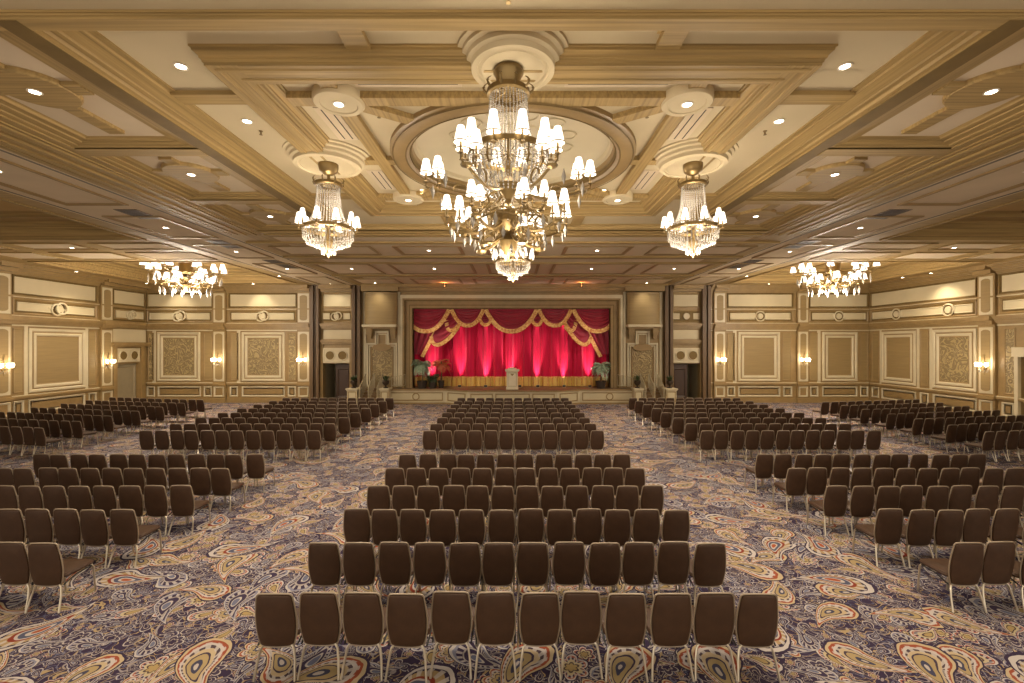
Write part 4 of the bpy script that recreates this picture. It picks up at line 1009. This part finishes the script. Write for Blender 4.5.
# the big central one
def big_chandelier():
    x, y, zc = 0-.06, 6.0, ZS-.01
    t = empty('chandelier', (x, y, zc)); tag(t, 'largest chandelier, three tiers of white shades on brass arms with a crystal column', 'chandelier')
    q = MB(); q.lathe([(0, 0), (.19, 0), (.20, -.05), (.17, -.09), (.15, -.2), (.12, -.28), (0, -.28)], n=24); q.build('canopy', 'brass', t, True)
    q = MB(); q.lathe([(.25, -.30), (.28, -.28), (.28, -.34), (.25, -.36), (.25, -.30)], n=24)
    for i in range(10): a = i*pi/5; q.tube([((.27+.06*sin(k*.8))*cos(a), (.27+.06*sin(k*.8))*sin(a), -.31+.035*k) for k in range(5)], [.018, .016, .012, .009, .004], 5); q.octa((.32*cos(a), .32*sin(a), -.23), .022)
    for i in range(5): a = i*2*pi/5; q.tube([(0, 0, -.26), (.25*cos(a), .25*sin(a), -.32)], .012, 5)
    q.build('crown', 'brass', t, True)
    q = MB()
    for i in range(34):
        a = 2*pi*i/34
        for j in range(26): s_ = j/25; r = .24+.05*s_+.16*s_**5; q.octa((r*cos(a), r*sin(a), -.36-.74*s_), .012, .017)
    o = q.build('crystal_column', 'crystal', t); o['kind'] = 'stuff'
    q = MB(); q.lathe([(.50, -1.14), (.53, -1.13), (.53, -1.07), (.50, -1.08), (.50, -1.14)], n=56)
    for i in range(10): a = i*2*pi/10; q.tube([(0, 0, -1.1), (.5*cos(a), .5*sin(a), -1.1)], .008, 4)
    q.build('hoop', 'brass', t, True)
    q = MB()
    for k, (r0, z0, r1, z1) in enumerate(((.51, -1.15, .50, -1.30), (.50, -1.26, .44, -1.40), (.44, -1.38, .34, -1.50), (.38, -1.46, .26, -1.62))):
        n = 54-8*k
        for i in range(n):
            a = 2*pi*(i+.5*(k % 2))/n
            for j in range(6): s_ = j/5; r = r0+(r1-r0)*s_; q.octa((r*cos(a), r*sin(a), z0+(z1-z0)*s_), .012, .02)
    o = q.build('crystal_basket', 'crystal', t); o['kind'] = 'stuff'
    q = MB(); q.lathe([(0, -1.1), (.04, -1.2), (.05, -1.4), (.16, -1.5), (.10, -1.62), (.04, -1.7), (.06, -1.78), (.17, -1.86), (.20, -2.0), (.12, -2.1), (.05, -2.16), (.13, -2.24), (.10, -2.34), (.03, -2.42), (.0, -2.5)], n=20); q.build('stem', 'brass', t, True)
    for i in range(10):
        a = 2*pi*i/10; arm_part(t, a, .5, -1.12, .56, -1.15, .06, .014, False); shade_part(t, .56*cos(a), .56*sin(a), -1.06, .045, .085, .26)
    tier(t, 6, .96, -1.36, 3, .04, .078, .18, .15, -1.58, .12, 0.02, .11)
    tier(t, 8, .72, -1.86, 2, .036, .068, .16, .14, -2.0, .16, .3, .08)
    tier(t, 5, .42, -2.12, 1, .034, .06, .15, .1, -2.16, .10, .1)
    q = MB()
    for i in range(12): a = 2*pi*i/12; q.tube([(.5*cos(a), .5*sin(a), -1.1), (.5*cos(a), .5*sin(a), -1.3), (.46*cos(a), .46*sin(a), -1.36)], .014, 5)
    for rr, zz in ((.34, -1.9), (.52, -2.02)): q.tube([(rr*cos(2*pi*i/30), rr*sin(2*pi*i/30), zz+.02*sin(6*2*pi*i/30)) for i in range(30)], .014, 5, closed=True)
    for i in range(16):
        a = 2*pi*i/16; q.tube([(.18*cos(a), .18*sin(a), -1.95), (.3*cos(a+.2), .3*sin(a+.2), -1.8), (.42*cos(a+.1), .42*sin(a+.1), -1.92), (.36*cos(a), .36*sin(a), -2.04), (.5*cos(a), .5*sin(a), -2.1)], .010, 5)
    q.build('scrollwork', 'brass', t, True)
    tier_pendants(t, ((12, .97, -1.56, .2), (16, .74, -2.05, .18), (10, .5, -2.16, .16), (8, .2, -2.3, .16)))
    lamp('chandelier_glow', 'POINT', (x, y, zc-.95), 20, WARM, .2)
    lamp('chandelier_uplight', 'POINT', (x, y, zc-.75), 8, WARM, .15)
    lamp('chandelier_glow', 'POINT', (x, y-.0, zc-1.72), 26, WARM, .15)
    lamp('chandelier_underglow', 'POINT', (x, y, zc-2.7), 230, WARM, .3)
big_chandelier()
# wide chandeliers in the outer coffers
def wide_chandelier(x, y, label):
    zc = ZS+.6
    t = empty('chandelier', (x, y, zc)); tag(t, label, 'chandelier', 'wide two tier chandeliers')
    q = MB(); q.lathe([(0, 0), (.34, 0), (.34, -.1), (.30, -.12), (.28, -.75), (.30, -.8), (.2, -.9), (0, -.95)], n=24); q.build('canopy', 'brass', t, True)
    q = MB(); q.lathe([(0, -.9), (.1, -.95), (.22, -1.05), (.12, -1.2), (.06, -1.3), (.2, -1.4), (.1, -1.6), (0, -1.75)], n=20); q.build('stem', 'brass', t, True)
    tier(t, 8, 1.40, -.66, 2, .08, .14, .26, .25, -.9, .2, .15, .2)
    tier(t, 8, .98, -1.18, 2, .08, .14, .27, .2, -1.3, .2, .4, .18)
    q = MB()
    for rr, zz in ((.8, -1.2), (.55, -1.45), (1.2, -.9)): q.tube([(rr*cos(2*pi*i/40), rr*sin(2*pi*i/40), zz+.06*sin(8*2*pi*i/40)) for i in range(40)], .022, 5, closed=True)
    q.build('scrollwork', 'brass', t, True)
    q = MB()
    for (n, r, z, L_) in ((14, 1.42, -.98, .42), (16, 1.0, -1.5, .4), (8, .5, -1.5, .3)):
        for i in range(n): a = 2*pi*i/n; pendant(q, r*cos(a), r*sin(a), z, L_, .06)
    o = q.build('crystal_pendants', 'crystal', t); o['kind'] = 'stuff'
    lamp('chandelier_glow', 'POINT', (x, y, zc-.45), 150, WARM, .3)
    lamp('chandelier_underglow', 'POINT', (x, y, zc-2.1), 1300, WARM, .7)
wide_chandelier(PX(186, 21.5), 21.5, 'wide two tier chandelier in the ceiling recess above the left end panels')
wide_chandelier(PX(833, 21.5), 21.5, 'wide two tier chandelier in the ceiling recess above the right end panels')

# ------------------------------------------------------------------ downlights
def make_down():
    t = empty('downlight')
    q = MB(); q.lathe([(.115, 0), (.115, -.012), (.085, -.015), (.08, .004)], n=24); q.build('trim_ring', 'white', t, True)
    q = MB(); q.lathe([(.08, -.006), (0, -.006)], n=24); q.build('lamp', 'down', t)
    return t
dl0 = make_down(); dfirst = True
def down(x, y, z, power, label, spot=118, scale=1, light=True):
    global dfirst
    t = dl0 if dfirst else copy_tree(dl0); dfirst = False
    t.location = (x, y, z-.002); t.scale = (scale*.78,)*3; tag(t, label, 'downlight', 'recessed ceiling downlights')
    if light: lamp('downlight_beam', 'SPOT', (x, y, z-.05), power, (1, .85, .64), .08, (0, 0, 0), R(spot), .9)
for s, nm in ((-1, 'left'), (1, 'right')):
    rf = ZF-.135
    down(s*2.65, 7.0, rf, 260, 'round downlight in the roundel nearest the big chandelier, %s' % nm)
    down(s*2.65, 11.65, rf, 260, 'round downlight in the far %s roundel behind the big chandelier' % nm)
    for i, (px, py, what) in enumerate(((375, 107, 'beside the front %s rib of the domed frame'), (423, 190, 'near the far %s corner of the dome ring'))):
        yy = F*(ZF-H)/(345-py); down(s*abs(px-513)*yy/F, yy, ZF, 120, 'small downlight in the pale field ' + what % nm)
    for i, (px, py, what) in enumerate(((181, 66, 'plain outer field, front %s corner'), (247, 121, 'plain outer field on the %s, behind the first cross rib'))):
        yy = F*(ZF-H)/(345-py); down(s*abs(px-513)*yy/F, yy, ZF, 200, 'downlight in the ' + what % nm)
    for i, cy in enumerate((6.66, 9.9, 13.12)):
        down(s*6.925, cy, ZSF-.08, 240, 'downlight in the %s side coffer roundel, %s coffer' % (nm, ('nearest', 'middle', 'far')[i]))
    for i, cy in enumerate((-3.1, .4, 3.57)):
        down(s*6.925, cy, ZS+.085, 240, 'downlight in the plain ceiling %s overhead on the %s, out of the picture' % (('far behind', 'just', 'just ahead')[i], nm))
    for i, (xx, yy) in enumerate(((10.65, 4.2), (10.65, 9.5), (10.65, 14.1), (10.65, 17.7), (10.65, 21.7))):
        down(s*xx, yy, ZS-.002, 300, 'downlight in the %s low track band, number %s from the camera by distance' % (nm, ORD[i]))
    for i, (xx, yy) in enumerate(((3.2, 17.5), (7.0, 17.5), (3.7, 21.7), (7.6, 21.7))):
        down(s*xx, yy, ZS-.002, 560, 'downlight in the flat ceiling before the stage, %s, %s row' % (nm + (' inner' if i % 2 == 0 else ' outer'), 'nearer' if i < 2 else 'farther'))
    for i, (xx, yy) in enumerate(((16.3, 17.0), (12.2, 24), (20.9, 18.5), (20.9, 23), (20.9, 10))):
        down(s*xx, yy, ZS-.002, 420, 'downlight in the %s outer ceiling margin, %s' % (nm, ('between the deep coffers', 'beside the chandelier recess', 'along the side wall', 'along the side wall near the corner', 'outside the picture')[i]))
for yy in (-2, 1.5): down(0, yy, ZS+.085, 300, 'downlight in the central ceiling nearest the camera, %s' % ('behind it' if yy < 0 else 'overhead'))
# wall washers over the frieze panels
def washer(x, y, ang, power, label):
    down(x, y, ZS-.002, 0, label, light=False)
    o = lamp('wall_washer_beam', 'SPOT', (x, y, ZS-.06), power, (1, .87, .68), .05, None, R(95), .8)
    o.rotation_euler = ang
for px_ in (180, 262): washer(bu(px_), YB-.95, (R(22), 0, 0), 120, 'wall washer downlight above the %s left end panel' % ('outer' if px_ < 200 else 'inner'))
washer(bu(337), YB-.95, (R(22), 0, 0), 70, 'wall washer downlight above the left doorway bay')
for px_ in (382, 640): washer(bu(px_), YB-1.4, (R(18), 0, 0), 90, 'wall washer downlight above the %s curved drum screen' % ('left' if px_ < 500 else 'right'))
washer(XL+.95, 22.5, (0, R(-22), 0), 120, 'wall washer downlight above the left side wall panel')
washer(XL+.95, 26.8, (0, R(-22), 0), 90, 'wall washer downlight above the taupe door')
for px_ in (760, 840): washer(bu(px_), YB-.95, (R(22), 0, 0), 18, 'added wall washer downlight above the %s right end panel' % ('inner' if px_ < 800 else 'outer'))  # weak washers added on the right, where no wash is seen
washer(XR-.95, 24.5, (0, R(22), 0), 16, 'added wall washer downlight above the right side wall panels')  # also an added washer, no wash seen on this wall

# slot diffusers and grilles
def diffuser(name, x0, x1, y0, y1, z, label, slots, along='y'):
    q = MB(); q.box(x0, x1, y0, y1, z-.012, z+.01); o = q.build(name, 'ceilp'); tag(o, label, 'vent', 'ceiling air diffusers')
    q = MB()
    for i in range(slots):
        if along == 'y': u = x0+(x1-x0)*(i+.7)/(slots+.4); q.box(u, u+.018, y0+.05, y1-.05, z-.016, z-.008)
        else: u = y0+(y1-y0)*(i+.7)/(slots+.4); q.box(x0+.05, x1-.05, u, u+.018, z-.016, z-.008)
    q.build('slot', 'slot', o)
for s, nm in ((-1, 'left'), (1, 'right')):
    diffuser('air_diffuser', *sorted((s*2.85, s*3.2)), 7.35, 8.5, ZF-.002, 'slotted air diffuser beside the front %s roundel' % nm, 2)
    diffuser('air_diffuser', *sorted((s*2.85, s*3.2)), 10.0, 11.2, ZF-.002, 'slotted air diffuser behind the %s hanging chandelier' % nm, 2)
    diffuser('air_diffuser', *sorted((s*.75, s*2.3)), 6.58, 6.75, ZF-.002, 'long narrow air slot beside the centre medallion, %s' % nm, 1, 'x')
    for j, (yy, w_) in enumerate(((12.2, .9), (15.8, 1.3), (19.4, 2.2))):
        q = MB(); q.box(*sorted((s*10.0, s*(10.0+.6))), yy, yy+w_, ZS-.014, ZS+.01)
        o = q.build('air_grille', 'brown'); tag(o, 'dark return air grille in the %s track band, %s' % (nm, ('nearest', 'middle', 'farthest and longest')[j]), 'vent')
        q = MB()
        for k in range(8): u = yy+.04+(w_-.08)*k/8; q.box(*sorted((s*10.05, s*10.55)), u, u+w_*.05, ZS-.018, ZS-.012)
        q.build('grille', 'slot', o)
q = MB(); q.box(1.75, 2.1, 5.35, 5.6, ZF-.012, ZF+.01); tag(q.build('air_grille', 'ceilr'), 'small square grille just behind the front beam', 'vent')
def sprinkler(x, y, z, label):
    q = MB(); q.lathe([(.0, 0), (.035, 0), (.035, -.01), (.012, -.015), (.012, -.06), (.03, -.065), (.03, -.07), (0, -.07)], (0, 0, 0), 10); o = q.build('sprinkler_head', 'brass', None, True); o.location = (x, y, z); tag(o, label, 'sprinkler', 'ceiling sprinkler heads')
sprinkler(-.05, 4.86, ZS+.085, 'small dark sprinkler at the very top centre of the picture')
for s, nm in ((-1, 'left'), (1, 'right')):
    yy = F*(ZF-H)/(345-131); sprinkler(s*252*yy/F, yy, ZF, 'small sprinkler in the plain field near the %s downlight' % nm)
    sprinkler(s*2.2, 7.55, ZF, 'small sprinkler on the pale field %s of the dome ring' % nm)

# ------------------------------------------------------------------ chairs
def outline(n=40):
    """closed outline of the backrest, x and z; narrower at top and bottom"""
    pts = []
    zb, zt = .325, .90
    def hw(t): return .168+.052*sin(pi*min(1, (t*.93+.04))**.85)-.0*t
    zs = []
    rc = .042
    right = []
    K = 9
    for i in range(K+1):
        t = i/K; z = zb+rc*.9+(zt-zb-2*rc*.9)*t; tt = (z-zb)/(zt-zb); right.append((.160+.040*sin(pi*tt**.80)+.016*tt, z))
    x1, z1 = right[-1]; x0, z0 = right[0]
    top = [(x1-rc+rc*cos(a), z1+(zt-z1)*sin(a)) for a in [pi/2*k/4 for k in range(1, 5)]]
    rb_ = .06; bot = [(x0-rb_+rb_*cos(a), z0-(z0-zb)*sin(a)) for a in [pi/2*k/4 for k in range(4, 0, -1)]]
    side = bot+right+top
    tops = [(side[-1][0]*t, zt+.006*(1-t*t)) for t in (.5, 0, -.5)]
    left = [(-x, z) for x, z in reversed(side)]
    bots = [(side[0][0]*t, zb-.004*(1-t*t)) for t in (-.5, 0, .5)]
    return side+tops+left+bots
OUT = outline()
def backy(x, z): return -.185-.075*(z-.325)/.575-.018*(1-(x/.22)**2)
def ring_back(sc, dy):
    zc = .61; return [(x*sc, backy(x*sc, zc+(z-zc)*sc)+dy, zc+(z-zc)*sc) for x, z in OUT]
def mb_backrest():
    q = MB(); n = len(OUT)
    rings = [ring_back(.45, -.034), ring_back(.86, -.030), ring_back(.97, -.020), ring_back(1.0, 0), ring_back(.97, .02), ring_back(.86, .034), ring_back(.4, .04)]
    vs = [p for r in rings for p in r]
    fs = [(j*n+i, j*n+(i+1) % n, (j+1)*n+(i+1) % n, (j+1)*n+i) for j in range(len(rings)-1) for i in range(n)]
    fs += [tuple(range(n)), tuple((len(rings)-1)*n+i for i in range(n))]
    q.add(vs, fs); return q
def mb_backframe(n=6):
    q = MB(); pts = ring_back(1.03, .0)
    q.tube(pts, .009, n, closed=True); return q
def mb_seat():
    q = MB()
    def rr(sx, sy, z, r=.06):
        P = []
        for (cx_, cy_, a0) in ((sx-r, sy-r, 0), (-sx+r, sy-r, pi/2), (-sx+r, -sy+r, pi), (sx-r, -sy+r, 1.5*pi)):
            for k in range(4): a = a0+pi/2*k/3; P.append((cx_+r*cos(a), cy_+r*sin(a)+.035, z))
        return P
    L_ = [rr(.19, .20, .405), rr(.215, .225, .415), rr(.222, .232, .44), rr(.21, .22, .465), rr(.16, .17, .478), rr(.05, .07, .482, .02)]
    n = 16; vs = [p for r in L_ for p in r]
    q.add(vs, [(j*n+i, j*n+(i+1) % n, (j+1)*n+(i+1) % n, (j+1)*n+i) for j in range(len(L_)-1) for i in range(n)]+[tuple(range(n)), tuple((len(L_)-1)*n+i for i in range(n))])
    return q
def mb_rear(s, n=7):
    q = MB(); q.tube([(s*.05, -.155, .345), (s*.10, -.175, .348), (s*.145, -.19, .335), (s*.175, -.20, .29), (s*.195, -.225, .18), (s*.214, -.275, .0)], .0125, n); return q
def mb_front(s, n=7):
    q = MB(); q.tube([(s*.16, .20, .41), (s*.195, .222, .40), (s*.207, .236, .36), (s*.212, .262, 0)], .0125, n); return q
def mb_foot(p):
    q = MB(); q.lathe([(.0, 0), (.017, 0), (.016, .03), (.0125, .035)], p, 8); return q
ch0 = empty('banquet_chair')
mb_seat().build('seat', 'chairf', ch0, True); mb_backrest().build('backrest', 'chairf', ch0, True); mb_backframe().build('back_frame', 'chairpipe', ch0, True)
for s in (-1, 1):
    l_ = mb_rear(s).build('leg', 'chrome', ch0, True)
    l_ = mb_front(s).build('leg', 'chrome', ch0, True)
q = MB(); q.tube([(-.205, -.20, .33), (-.218, -.04, .395), (-.208, .2, .395), (0, .23, .398), (.208, .2, .395), (.218, -.04, .395), (.205, -.20, .33)], .010, 5)
q.build('seat_frame', 'rubber', ch0, True)
SP = .46; rows = []
for r in range(6): rows.append(('near centre block', r, 4.83+1.215*r, -.5*(11)*SP+.045, 1, 0, 'left'))
for r in range(8): rows.append(('far centre block', r, 13.93+1.224*r, -.5*(11)*SP+.01, 1, 0, 'left'))
for r in range(1, 6): rows.append(('near left block', r-1, 4.83+1.215*r, -6.14, -1, 0, 'the inner aisle'))
for r in range(1, 6): rows.append(('near right block', r-1, 4.83+1.215*r, 5.97, 1, 0, 'the inner aisle'))
for r in range(8): rows.append(('middle left block', r, 13.93+1.224*r, -6.04, -1, 0, 'the inner aisle'))
for r in range(8): rows.append(('middle right block', r, 13.93+1.224*r, 5.87, 1, 0, 'the inner aisle'))
for r in range(7): rows.append(('angled far left block', r, 14.4+1.235*r, -14.8, -1, R(-11), 'the aisle'))
for r in range(7): rows.append(('angled far right block', r, 13.75+1.2*r, 14.2, 1, R(11), 'the aisle'))
chairs = []
for (blk, r, Y, X0_, dr, rot, frm) in rows:
    for i in range(12):
        x = X0_+dr*i*SP*cos(rot); y = Y+(abs(sin(rot))*i*SP if rot else 0)
        if rot: y = Y+i*SP*abs(sin(rot))
        jx, jy, jr = random.uniform(-.012, .012), random.uniform(-.03, .03), R(random.uniform(-1.8, 1.8))
        px = 513+x*F/y
        if px < -40 or px > 1064: continue
        chairs.append((y, x+jx, y+.25+jy, rot+jr, blk, r, i, frm))
chairs.sort(key=lambda c: c[0])
def word_row(r): return 'nearest row' if r == 0 else ORD[r]+' nearest row'
used = False; rest = []
NIND = 300
for k, (y, x, yy, rz, blk, r, i, frm) in enumerate(chairs):
    if k < NIND:
        t = copy_tree(ch0) if used else ch0; used = True
        t.location = (x, yy, 0); t.rotation_euler = (0, 0, rz)
        tag(t, 'brown banquet chair, %s from %s, %s of the %s' % (ordn(i), frm, word_row(r), blk), 'chair', 'brown banquet chairs in the '+blk)
    else: rest.append((x, yy, rz))
# all further chairs as one object
parts_ = [(mb_seat(), 0), (mb_backrest(), 0), (mb_backframe(4), 1)]+[(mb_rear(s, 4), 2) for s in (-1, 1)]+[(mb_front(s, 4), 2) for s in (-1, 1)]
q = MB()
for (x, yy, rz) in rest:
    c_, s_ = cos(rz), sin(rz)
    for p, mi in parts_:
        q.add([(x+v[0]*c_-v[1]*s_, yy+v[0]*s_+v[1]*c_, v[2]) for v in p.v], p.f, mi)
if rest:
    o = q.build('banquet_chairs', ['chairf', 'chairpipe', 'chrome'], None, True)
    tag(o, 'all the farther rows of brown banquet chairs close to the stage', 'chair', None, 'stuff')
